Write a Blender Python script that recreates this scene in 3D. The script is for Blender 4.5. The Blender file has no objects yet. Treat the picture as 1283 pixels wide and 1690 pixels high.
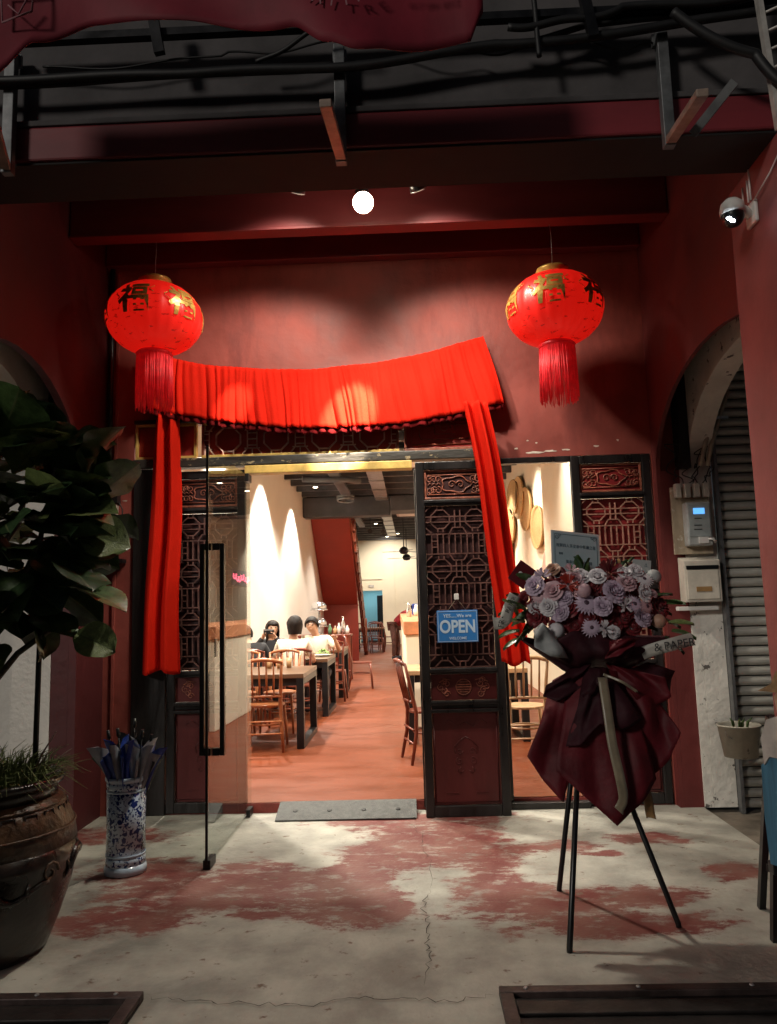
import bpy, bmesh, math, random
from mathutils import Vector, Matrix, noise
R = math.radians
random.seed(7)
SC = bpy.context.scene
COL = SC.collection

# ------------------------------------------------------------------ camera
cam_d = bpy.data.cameras.new('camera')
cam_d.sensor_fit = 'VERTICAL'
cam_d.sensor_height = 24.0
cam_d.lens = 24.0 * 1250.0 / 1690.0
cam_d.clip_start = 0.05
cam_d.clip_end = 400.0
cam = bpy.data.objects.new('camera', cam_d)
COL.objects.link(cam)
cam.matrix_world = Matrix(((0.999147, 0.031334, 0.026888, 0.0),
                           (0.030552, -0.123, -0.991936, 0.0),
                           (-0.027774, 0.991912, -0.123853, 1.48),
                           (0, 0, 0, 1)))
SC.camera = cam

# ------------------------------------------------------------------ night sky
world = bpy.data.worlds.new('World')
SC.world = world
world.use_nodes = True
wn = world.node_tree
sky = wn.nodes.new('ShaderNodeTexSky')
sky.sky_type = 'NISHITA'
sky.sun_disc = False
sky.sun_elevation = R(28)
sky.sun_rotation = R(200)
wn.nodes['Background'].inputs['Strength'].default_value = 0.0058
wn.links.new(sky.outputs[0], wn.nodes['Background'].inputs['Color'])

# faint street glow falling in from the road, softer than any lamp under the roof
sun_d = bpy.data.lights.new('street_glow', 'SUN')
sun_d.energy = 0.82
sun_d.angle = R(9)
sun_d.color = (1.0, 0.93, 0.84)
sun = bpy.data.objects.new('street_glow', sun_d)
COL.objects.link(sun)
sun.rotation_mode = 'QUATERNION'
sun.rotation_quaternion = Vector((.62, .70, -.36)).to_track_quat('-Z', 'Y')

SC.view_settings.view_transform = 'Standard'
SC.view_settings.look = 'None'
SC.view_settings.exposure = 0.0
SC.view_settings.gamma = 1.0
SC.view_settings.use_curve_mapping = False
try:
    SC.cycles.use_denoising = True
    SC.cycles.max_bounces = 8
    SC.cycles.transparent_max_bounces = 16
    SC.cycles.sample_clamp_indirect = 6.0
    SC.cycles.caustics_reflective = False
    SC.cycles.caustics_refractive = False
except Exception:
    pass


def spot(name, loc, target, power, size, blend=0.4, color=(1.0, 0.88, 0.72), radius=0.03, parent=None):
    d = bpy.data.lights.new(name, 'SPOT')
    d.energy = power
    d.spot_size = R(size)
    d.spot_blend = blend
    d.color = color
    d.shadow_soft_size = radius
    o = bpy.data.objects.new(name, d)
    COL.objects.link(o)
    v = Vector(target) - Vector(loc)
    q = v.to_track_quat('-Z', 'Y')
    if parent is not None:
        o.parent = parent
        o.location = Vector(loc) - parent.location
    else:
        o.location = loc
    o.rotation_mode = 'QUATERNION'
    o.rotation_quaternion = q
    return o


# ------------------------------------------------------------------ materials
MATS = {}


def mat(name, col, rough=0.6, metal=0.0, var=0.0, scale=6.0, bump=0.0, bscale=None, col2=None,
        emit=None, estr=0.0, coat=0.0, spec=0.5, sheen=0.0, stretch=(1, 1, 1), thin=0.0, rvar=0.0, lo=0.35, hi=0.65):
    """Principled material with a noise-driven colour variation, roughness variation and fine relief."""
    m = bpy.data.materials.new(name)
    m.use_nodes = True
    nt = m.node_tree
    b = nt.nodes['Principled BSDF']
    b.inputs['Base Color'].default_value = (*col, 1)
    b.inputs['Roughness'].default_value = rough
    b.inputs['Metallic'].default_value = metal
    b.inputs['Specular IOR Level'].default_value = spec
    b.inputs['Coat Weight'].default_value = coat
    b.inputs['Sheen Weight'].default_value = sheen
    if emit:
        b.inputs['Emission Color'].default_value = (*emit, 1)
        b.inputs['Emission Strength'].default_value = estr
    if var or bump or col2 or rvar:
        tc = nt.nodes.new('ShaderNodeTexCoord')
        mp = nt.nodes.new('ShaderNodeMapping')
        mp.inputs['Scale'].default_value = stretch
        nt.links.new(tc.outputs['Object'], mp.inputs['Vector'])
        n = nt.nodes.new('ShaderNodeTexNoise')
        n.inputs['Scale'].default_value = scale
        n.inputs['Detail'].default_value = 8
        n.inputs['Roughness'].default_value = 0.62
        nt.links.new(mp.outputs[0], n.inputs['Vector'])
        if var or col2:
            r = nt.nodes.new('ShaderNodeValToRGB')
            r.color_ramp.elements[0].position = lo
            r.color_ramp.elements[1].position = hi
            c2 = col2 if col2 else tuple(min(1, c * (1 + var)) for c in col)
            c1 = col if col2 else tuple(c * (1 - var) for c in col)
            r.color_ramp.elements[0].color = (*c1, 1)
            r.color_ramp.elements[1].color = (*c2, 1)
            nt.links.new(n.outputs['Fac'], r.inputs['Fac'])
            nt.links.new(r.outputs['Color'], b.inputs['Base Color'])
        if rvar:
            mr = nt.nodes.new('ShaderNodeMapRange')
            mr.inputs['To Min'].default_value = max(0.03, rough - rvar)
            mr.inputs['To Max'].default_value = min(1.0, rough + rvar)
            mr.inputs['From Min'].default_value = 0.3
            mr.inputs['From Max'].default_value = 0.7
            nt.links.new(n.outputs['Fac'], mr.inputs['Value'])
            nt.links.new(mr.outputs[0], b.inputs['Roughness'])
        if bump:
            n2 = nt.nodes.new('ShaderNodeTexNoise')
            n2.inputs['Scale'].default_value = bscale or scale * 3
            n2.inputs['Detail'].default_value = 6
            nt.links.new(mp.outputs[0], n2.inputs['Vector'])
            bp = nt.nodes.new('ShaderNodeBump')
            bp.inputs['Strength'].default_value = bump
            bp.inputs['Distance'].default_value = 0.02
            nt.links.new(n2.outputs['Fac'], bp.inputs['Height'])
            nt.links.new(bp.outputs[0], b.inputs['Normal'])
    MATS[name] = m
    return m


def chips(m, chip, scale=18, pos=0.63, soft=0.03, stretch=(1, 1, 1)):
    """Patches where the coat has flaked off and another colour shows."""
    nt = m.node_tree
    b = nt.nodes['Principled BSDF']
    tc = nt.nodes.new('ShaderNodeTexCoord')
    mp = nt.nodes.new('ShaderNodeMapping')
    mp.inputs['Scale'].default_value = stretch
    mp.inputs['Location'].default_value = (3.1, 1.7, 0.4)
    nt.links.new(tc.outputs['Object'], mp.inputs['Vector'])
    n = nt.nodes.new('ShaderNodeTexNoise')
    n.inputs['Scale'].default_value = scale
    n.inputs['Detail'].default_value = 9
    n.inputs['Roughness'].default_value = 0.7
    nt.links.new(mp.outputs[0], n.inputs['Vector'])
    r = nt.nodes.new('ShaderNodeValToRGB')
    r.color_ramp.elements[0].position = pos
    r.color_ramp.elements[1].position = pos + soft
    nt.links.new(n.outputs['Fac'], r.inputs['Fac'])
    mx = nt.nodes.new('ShaderNodeMix')
    mx.data_type = 'RGBA'
    nt.links.new(r.outputs['Color'], mx.inputs['Factor'])
    lk = b.inputs['Base Color'].links
    if lk:
        nt.links.new(lk[0].from_socket, mx.inputs['A'])
    else:
        mx.inputs['A'].default_value = b.inputs['Base Color'].default_value
    mx.inputs['B'].default_value = (*chip, 1)
    nt.links.new(mx.outputs['Result'], b.inputs['Base Color'])
    return m


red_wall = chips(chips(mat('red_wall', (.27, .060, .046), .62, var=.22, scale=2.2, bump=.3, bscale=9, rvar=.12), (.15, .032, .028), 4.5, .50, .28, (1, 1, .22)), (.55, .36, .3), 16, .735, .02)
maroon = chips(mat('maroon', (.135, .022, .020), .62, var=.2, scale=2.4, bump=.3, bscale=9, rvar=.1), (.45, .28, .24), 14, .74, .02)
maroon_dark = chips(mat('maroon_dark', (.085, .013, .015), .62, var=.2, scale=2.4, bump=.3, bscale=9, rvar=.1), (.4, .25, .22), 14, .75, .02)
pillar_red = mat('pillar_red', (.25, .065, .06), .66, var=.2, scale=2.2, bump=.25, bscale=10)
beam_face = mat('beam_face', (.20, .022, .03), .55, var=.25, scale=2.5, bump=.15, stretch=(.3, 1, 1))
shade_black = mat('shade_black', (.010, .008, .008), .85, var=.4, scale=3)  # near-black colour standing in for deep shade
red_rough = chips(mat('red_rough', (.26, .045, .035), .75, var=.25, scale=5, bump=.5, bscale=14), (.5, .33, .28), 11, .70, .02)
red_beam = mat('red_beam', (.155, .022, .024), .55, var=.2, scale=3, bump=.12, stretch=(.3, 1, 1))
ceil_mat = mat('ceil_mat', (.055, .016, .018), .8, var=.3, scale=3, bump=.2)
grey_plaster = mat('grey_plaster', (.085, .078, .08), .85, var=.3, scale=2.2, bump=.3)
white_plaster = chips(mat('white_plaster', (.72, .70, .64), .8, var=.14, scale=4, bump=.5, bscale=16), (.12, .11, .10), 9, .60, .02)
white_wall = mat('white_wall', (.66, .64, .60), .8, var=.08, scale=4, bump=.3, bscale=30)
cream = mat('cream', (.80, .72, .56), .75, var=.04, scale=1.5, bump=.08)
inner_white = mat('inner_white', (.80, .76, .69), .7, var=.03, scale=1.5, bump=.08)
black_wood = chips(mat('black_wood', (.013, .011, .011), .38, var=.5, scale=7, bump=.35, bscale=22, stretch=(1, 1, .25), rvar=.15), (.14, .10, .07), 20, .68, .03, (1, 1, .35))
worn_lintel = chips(mat('worn_lintel', (.028, .026, .022), .5, var=.5, scale=6, bump=.5, stretch=(.3, 1, 1)), (.30, .24, .14), 22, .60, .03, (.4, 1, 1))
door_red = mat('door_red', (.085, .012, .012), .42, var=.25, scale=5, bump=.15, stretch=(1, 1, .3), rvar=.1)
back_red = mat('back_red', (.20, .012, .014), .5, var=.2, scale=4)
back_dark = mat('back_dark', (.035, .008, .008), .5, var=.3, scale=4)
lattice_mat = mat('lattice_mat', (.12, .055, .045), .42, var=.45, scale=14, bump=.2)
lattice_worn = mat('lattice_worn', (.30, .15, .11), .42, var=.4, scale=14, bump=.2)
transom_lit = mat('transom_lit', (.34, .03, .022), .5, var=.25, scale=5)  # lightened red: bounced light on the transom put into the colour
lattice_lit = mat('lattice_lit', (.62, .42, .35), .42, var=.4, scale=14, bump=.2)  # lattice tone lightened the same way, for light the transom lacks
carve_mat = mat('carve_mat', (.27, .085, .05), .42, var=.5, scale=16, bump=.2)
carve_dark = mat('carve_dark', (.11, .035, .025), .4, var=.5, scale=16, bump=.2)
gold_trim = mat('gold_trim', (.58, .40, .11), .5, .1, var=.3, scale=8, bump=.1)
curtain_red = mat('curtain_red', (.60, .018, .008), .75, var=.08, scale=3, bump=.16, bscale=60, spec=.02)
fringe_shade = mat('fringe_shade', (.09, .005, .006), .9, var=.3, scale=12, spec=.05)  # dark red with the valance's shadow painted into it
metal_dark = mat('metal_dark', (.02, .02, .022), .4, .6, var=.3, scale=9, rvar=.1)
black_plastic = mat('black_plastic', (.012, .012, .013), .35, var=.3, scale=9)
black_satin = mat('black_satin', (.008, .008, .009), .3, .2)
steel = mat('steel', (.42, .42, .43), .38, .8, var=.2, scale=8, bump=.08)
galv = mat('galv', (.17, .175, .18), .5, .5, var=.3, scale=12)
pale_metal = mat('pale_metal', (.55, .52, .48), .5, .2, var=.2, scale=12)
strut_mat = mat('strut_mat', (.34, .25, .20), .55, .1, var=.3, scale=12)
white_plastic = mat('white_plastic', (.72, .71, .68), .4, var=.06, scale=6)
old_white = chips(mat('old_white', (.58, .54, .46), .5, var=.15, scale=6, bump=.1), (.22, .16, .11), 14, .66, .04)
old_board = chips(mat('old_board', (.42, .34, .24), .7, var=.3, scale=7, bump=.3, stretch=(1, 1, .3)), (.6, .55, .45), 13, .58, .06)
rubber = mat('rubber', (.085, .088, .085), .75, var=.25, scale=30, bump=.4, bscale=120)
dark_rubber = mat('dark_rubber', (.006, .006, .006), .6)
cable_black = mat('cable_black', (.012, .012, .013), .55, var=.3, scale=10)
orange_wood = mat('orange_wood', (.34, .12, .045), .32, var=.3, scale=10, stretch=(1, 1, .2), bump=.08)
red_wood = mat('red_wood', (.15, .032, .016), .3, var=.35, scale=10, stretch=(1, 1, .2), bump=.08)
pale_wood = mat('pale_wood', (.40, .25, .13), .4, var=.3, scale=10, stretch=(1, 1, .2), bump=.08)
table_wood = mat('table_wood', (.115, .062, .034), .3, var=.3, scale=9, stretch=(.15, 1, 1), bump=.1)
table_black = mat('table_black', (.012, .012, .013), .4, .3)
stair_red = mat('stair_red', (.27, .032, .02), .5, var=.1, scale=2, bump=.06)
counter_top = mat('counter_top', (.62, .26, .12), .5, var=.2, scale=7)
dark_ceiling = mat('dark_ceiling', (.022, .023, .026), .7, var=.3, scale=3)
grey_joist = mat('grey_joist', (.055, .055, .06), .5, var=.3, scale=4)
soffit_grey = mat('soffit_grey', (.06, .06, .065), .5, .2, var=.4, scale=1.5)
glaze = chips(mat('glaze', (.015, .009, .006), .3, var=.7, scale=5, bump=.35, bscale=11, coat=.4, rvar=.15), (.05, .022, .009), 6, .55, .15)
glaze_light = mat('glaze_light', (.075, .034, .013), .42, var=.5, scale=12, bump=.5, bscale=30, coat=.2)
bark = mat('bark', (.12, .10, .08), .9, var=.4, scale=12, bump=.6, stretch=(1, 1, .3))
soil = mat('soil', (.02, .014, .01), .95, var=.4, scale=20, bump=.6)
leaf_a = mat('leaf_a', (.034, .066, .026), .30, var=.35, scale=9, bump=.08, bscale=30, coat=.15)
leaf_b = mat('leaf_b', (.065, .115, .036), .34, var=.35, scale=9, bump=.08, bscale=30, coat=.15)
leaf_c = mat('leaf_c', (.17, .22, .07), .45, var=.3, scale=9, bump=.25, bscale=40)
vein_mat = mat('vein_mat', (.10, .13, .05), .45)
grass_mat = mat('grass_mat', (.10, .125, .035), .6, var=.5, scale=8)
twig_mat = mat('twig_mat', (.17, .11, .09), .8)
paper_red = mat('paper_red', (.095, .007, .012), .6, var=.3, scale=6, bump=.35, bscale=14, spec=.25)
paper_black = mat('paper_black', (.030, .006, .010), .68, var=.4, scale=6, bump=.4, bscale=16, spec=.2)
paper_grey = mat('paper_grey', (.30, .31, .31), .6, var=.12, scale=10, bump=.15)
ribbon_mat = mat('ribbon_mat', (.22, .18, .12), .35, var=.2, scale=12, sheen=.2)
ribbon_gold = mat('ribbon_gold', (.32, .19, .08), .35, var=.2, scale=12)
ribbon_white = mat('ribbon_white', (.42, .40, .36), .5, var=.1, scale=9)
ink = mat('ink', (.03, .03, .032), .6)
card_blue = mat('card_blue', (.46, .62, .68), .55, var=.05, scale=6)
card_edge = mat('card_edge', (.70, .72, .72), .55)
ink_blue = mat('ink_blue', (.05, .10, .14), .6)
sign_blue = mat('sign_blue', (.035, .20, .55), .35, var=.06, scale=9)
sign_white = mat('sign_white', (.50, .66, .82), .5)
string_mat = mat('string_mat', (.35, .28, .2), .8)
skin = mat('skin', (.52, .30, .20), .5, var=.06, scale=8)
hair = mat('hair', (.011, .007, .006), .6, spec=.25, var=.4, scale=30, bump=.3, stretch=(4, 4, .6))
tee = mat('tee', (.72, .64, .52), .8, var=.06, scale=7, bump=.35, bscale=9)
cloth_black = mat('cloth_black', (.014, .014, .017), .85, var=.3, scale=9, bump=.3, bscale=9)
cloth_red = mat('cloth_red', (.30, .02, .03), .8, var=.3, scale=9, bump=.3)
cloth_dark = mat('cloth_dark', (.03, .03, .04), .85, var=.3, scale=9)
trouser_br = mat('trouser_br', (.13, .06, .05), .85, var=.5, scale=14)
glass_clear = mat('glass_clear', (.9, .92, .92), .05)
rattan = mat('rattan', (.50, .31, .13), .65, var=.25, scale=40, bump=.4, bscale=80)
umb_blue = mat('umb_blue', (.025, .06, .32), .45, var=.3, scale=12, bump=.25)
umb_black = mat('umb_black', (.010, .010, .012), .5, var=.3, scale=12, bump=.25)
umb_grey = mat('umb_grey', (.24, .26, .30), .45, var=.2, scale=12, bump=.25)
umb_white = mat('umb_white', (.42, .43, .48), .45, var=.2, scale=12)
banner_red = mat('banner_red', (.20, .008, .022), .7, var=.2, scale=3, bump=.2, bscale=6)
banner_ink = mat('banner_ink', (.30, .13, .15), .7)
slat_mat = mat('slat_mat', (.50, .49, .44), .5, .25, var=.3, scale=5, bump=.1, stretch=(.5, 1, 3))
blue_door = mat('blue_door', (.42, .62, .66), .6)
bucket_mat = chips(mat('bucket_mat', (.40, .38, .32), .5, var=.15, scale=8), (.12, .11, .10), 9, .60, .04)
jean = mat('jean', (.05, .16, .25), .7, var=.35, scale=4, stretch=(6, 6, .4))
shirt_print = mat('shirt_print', (.5, .46, .42), .7, var=.2, scale=9)
skin_print = mat('skin_print', (.38, .22, .15), .7)
hat_print = mat('hat_print', (.22, .13, .06), .8, var=.3, scale=20)
bottle_green = mat('bottle_green', (.12, .25, .14), .15)
plate_white = mat('plate_white', (.75, .74, .70), .25)
salad = mat('salad', (.22, .34, .08), .6, var=.5, scale=30)
tea = mat('tea', (.45, .25, .10), .15)
silver = mat('silver', (.70, .71, .72), .18, .9)
drain_mat = mat('drain_mat', (.022, .018, .017), .5, .5, var=.5, scale=8, bump=.2)
drain_lip = mat('drain_lip', (.06, .04, .037), .5, .4, var=.5, scale=8, bump=.2)
crack_mat = mat('crack_mat', (.06, .05, .04), .95)
side_floor = mat('side_floor', (.16, .135, .105), .85, var=.35, scale=4, bump=.4)
street_mat = mat('street_mat', (.05, .05, .052), .85, var=.3, scale=3, bump=.3)
pvc = mat('pvc', (.40, .36, .28), .45, var=.2, scale=12)
ceramic = None


def flower_mat(n, c, v=.12):
    return mat(n, c, .55, var=v, scale=25, sheen=.15)


F_WHITE = flower_mat('petal_white', (.62, .59, .62))
F_LAV = flower_mat('petal_lavender', (.50, .39, .50))
F_PINK = flower_mat('petal_pink', (.54, .34, .38))
F_RED = flower_mat('petal_red', (.16, .006, .012), .3)
F_ORANGE = flower_mat('petal_scarlet', (.30, .02, .01), .3)
F_PEACH = flower_mat('petal_peach', (.40, .23, .16))
F_DARK = flower_mat('flower_heart', (.06, .03, .05))


# blue and white porcelain: vines and blossoms painted on a pale glaze
def make_ceramic():
    m = mat('ceramic', (.62, .66, .70), .18, coat=.4)
    nt = m.node_tree
    b = nt.nodes['Principled BSDF']
    tc = nt.nodes.new('ShaderNodeTexCoord')
    nz = nt.nodes.new('ShaderNodeTexNoise')
    nz.inputs['Scale'].default_value = 14
    nz.inputs['Detail'].default_value = 2
    nt.links.new(tc.outputs['Object'], nz.inputs['Vector'])
    add = nt.nodes.new('ShaderNodeMix')
    add.data_type = 'RGBA'
    add.blend_type = 'ADD'
    add.inputs['Factor'].default_value = .10
    nt.links.new(tc.outputs['Object'], add.inputs['A'])
    nt.links.new(nz.outputs['Color'], add.inputs['B'])
    v = nt.nodes.new('ShaderNodeTexVoronoi')
    v.feature = 'SMOOTH_F1'
    v.inputs['Scale'].default_value = 22
    v.inputs['Smoothness'].default_value = .25
    nt.links.new(add.outputs['Result'], v.inputs['Vector'])
    r1 = nt.nodes.new('ShaderNodeValToRGB')           # round blossoms
    r1.color_ramp.elements[0].position = .30
    r1.color_ramp.elements[0].color = (1, 1, 1, 1)
    r1.color_ramp.elements[1].position = .36
    r1.color_ramp.elements[1].color = (0, 0, 0, 1)
    nt.links.new(v.outputs['Distance'], r1.inputs['Fac'])
    n2 = nt.nodes.new('ShaderNodeTexNoise')
    n2.inputs['Scale'].default_value = 46
    n2.inputs['Detail'].default_value = 1.5
    n2.inputs['Distortion'].default_value = 1.2
    nt.links.new(tc.outputs['Object'], n2.inputs['Vector'])
    r2 = nt.nodes.new('ShaderNodeValToRGB')           # leaves and tendrils
    r2.color_ramp.elements[0].position = .545
    r2.color_ramp.elements[1].position = .57
    nt.links.new(n2.outputs['Fac'], r2.inputs['Fac'])
    mx = nt.nodes.new('ShaderNodeMath')
    mx.operation = 'MAXIMUM'
    nt.links.new(r1.outputs['Color'], mx.inputs[0])
    nt.links.new(r2.outputs['Color'], mx.inputs[1])
    cm = nt.nodes.new('ShaderNodeMix')
    cm.data_type = 'RGBA'
    cm.inputs['A'].default_value = (.55, .66, .80, 1)
    cm.inputs['B'].default_value = (.010, .028, .16, 1)
    nt.links.new(mx.outputs[0], cm.inputs['Factor'])
    nt.links.new(cm.outputs['Result'], b.inputs['Base Color'])
    return m


ceramic = make_ceramic()
ceramic_plain = mat('ceramic_plain', (.50, .62, .76), .2, coat=.4, var=.08, scale=12)


def make_glass():
    m = bpy.data.materials.new('door_glass')
    m.use_nodes = True
    nt = m.node_tree
    nt.nodes.clear()
    out = nt.nodes.new('ShaderNodeOutputMaterial')
    tr = nt.nodes.new('ShaderNodeBsdfTransparent')
    tr.inputs['Color'].default_value = (.90, .93, .91, 1)
    gl = nt.nodes.new('ShaderNodeBsdfGlossy')
    gl.inputs['Roughness'].default_value = .015
    fr = nt.nodes.new('ShaderNodeFresnel')
    fr.inputs['IOR'].default_value = 2.2              # both faces of a plate counted at the front one
    ge = nt.nodes.new('ShaderNodeNewGeometry')
    inv = nt.nodes.new('ShaderNodeMath')
    inv.operation = 'SUBTRACT'
    inv.inputs[0].default_value = 1.0
    nt.links.new(ge.outputs['Backfacing'], inv.inputs[1])
    mu = nt.nodes.new('ShaderNodeMath')
    mu.operation = 'MULTIPLY'
    nt.links.new(fr.outputs[0], mu.inputs[0])
    nt.links.new(inv.outputs[0], mu.inputs[1])
    mx = nt.nodes.new('ShaderNodeMixShader')
    nt.links.new(mu.outputs[0], mx.inputs['Fac'])
    nt.links.new(tr.outputs[0], mx.inputs[1])
    nt.links.new(gl.outputs[0], mx.inputs[2])
    nt.links.new(mx.outputs[0], out.inputs['Surface'])
    return m


door_glass = make_glass()


def make_floor_mat():
    """Pale cement with the last of a red paint; the attribute 'wear' says where paint is left."""
    m = mat('porch_cement', (.335, .325, .28), .62, var=.34, scale=2.6, bump=.25, bscale=35, rvar=.14)
    nt = m.node_tree
    b = nt.nodes['Principled BSDF']
    base = b.inputs['Base Color'].links[0].from_socket
    at = nt.nodes.new('ShaderNodeAttribute')
    at.attribute_name = 'wear'
    tc = nt.nodes.new('ShaderNodeTexCoord')
    n = nt.nodes.new('ShaderNodeTexNoise')
    n.inputs['Scale'].default_value = 8
    n.inputs['Detail'].default_value = 14
    n.inputs['Roughness'].default_value = .78
    mp = nt.nodes.new('ShaderNodeMapping')
    mp.inputs['Scale'].default_value = (.8, 1.5, 1)
    nt.links.new(tc.outputs['Object'], mp.inputs['Vector'])
    nt.links.new(mp.outputs[0], n.inputs['Vector'])
    s = nt.nodes.new('ShaderNodeMath')
    s.operation = 'MULTIPLY_ADD'
    s.inputs[1].default_value = 3.0
    s.inputs[2].default_value = -1.5
    nt.links.new(n.outputs['Fac'], s.inputs[0])
    a = nt.nodes.new('ShaderNodeMath')
    a.operation = 'ADD'
    nt.links.new(at.outputs['Fac'], a.inputs[0])
    nt.links.new(s.outputs[0], a.inputs[1])
    r = nt.nodes.new('ShaderNodeValToRGB')
    r.color_ramp.elements[0].position = .22
    r.color_ramp.elements[1].position = .62
    e_ = r.color_ramp.elements.new(.42)
    e_.color = (.22, .22, .22, 1)
    nt.links.new(a.outputs[0], r.inputs['Fac'])
    n3 = nt.nodes.new('ShaderNodeTexNoise')             # how faded the paint is
    n3.inputs['Scale'].default_value = 3.2
    n3.inputs['Detail'].default_value = 6
    nt.links.new(tc.outputs['Object'], n3.inputs['Vector'])
    pr = nt.nodes.new('ShaderNodeValToRGB')
    pr.color_ramp.elements[0].position = .35
    pr.color_ramp.elements[0].color = (.15, .030, .025, 1)
    pr.color_ramp.elements[1].position = .68
    pr.color_ramp.elements[1].color = (.22, .095, .075, 1)
    nt.links.new(n3.outputs['Fac'], pr.inputs['Fac'])
    nf = nt.nodes.new('ShaderNodeTexNoise')             # scuffs rubbed through the paint
    nf.inputs['Scale'].default_value = 7
    nf.inputs['Detail'].default_value = 10
    nf.inputs['Roughness'].default_value = .7
    nt.links.new(mp.outputs[0], nf.inputs['Vector'])
    rf = nt.nodes.new('ShaderNodeValToRGB')
    rf.color_ramp.elements[0].position = .33
    rf.color_ramp.elements[0].color = (.15, .15, .15, 1)
    rf.color_ramp.elements[1].position = .47
    nt.links.new(nf.outputs['Fac'], rf.inputs['Fac'])
    mf = nt.nodes.new('ShaderNodeMath')
    mf.operation = 'MULTIPLY'
    nt.links.new(r.outputs['Color'], mf.inputs[0])
    nt.links.new(rf.outputs['Color'], mf.inputs[1])
    mx = nt.nodes.new('ShaderNodeMix')
    mx.data_type = 'RGBA'
    nt.links.new(mf.outputs[0], mx.inputs['Factor'])
    nt.links.new(base, mx.inputs['A'])
    nt.links.new(pr.outputs['Color'], mx.inputs['B'])
    # brown-black specks and grime
    n4 = nt.nodes.new('ShaderNodeTexNoise')
    n4.inputs['Scale'].default_value = 13
    n4.inputs['Detail'].default_value = 10
    n4.inputs['Roughness'].default_value = .6
    nt.links.new(tc.outputs['Object'], n4.inputs['Vector'])
    r4 = nt.nodes.new('ShaderNodeValToRGB')
    r4.color_ramp.elements[0].position = .62
    r4.color_ramp.elements[1].position = .69
    nt.links.new(n4.outputs['Fac'], r4.inputs['Fac'])
    m4 = nt.nodes.new('ShaderNodeMix')
    m4.data_type = 'RGBA'
    nt.links.new(r4.outputs['Color'], m4.inputs['Factor'])
    nt.links.new(mx.outputs['Result'], m4.inputs['A'])
    m4.inputs['B'].default_value = (.15, .10, .07, 1)
    nt.links.new(m4.outputs['Result'], b.inputs['Base Color'])
    return m


porch_cement = make_floor_mat()
red_cement = mat('red_cement', (.15, .033, .009), .46, spec=.3, var=.14, scale=2.4, bump=.28, bscale=5, rvar=.12, stretch=(.6, 1.6, 1))


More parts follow.
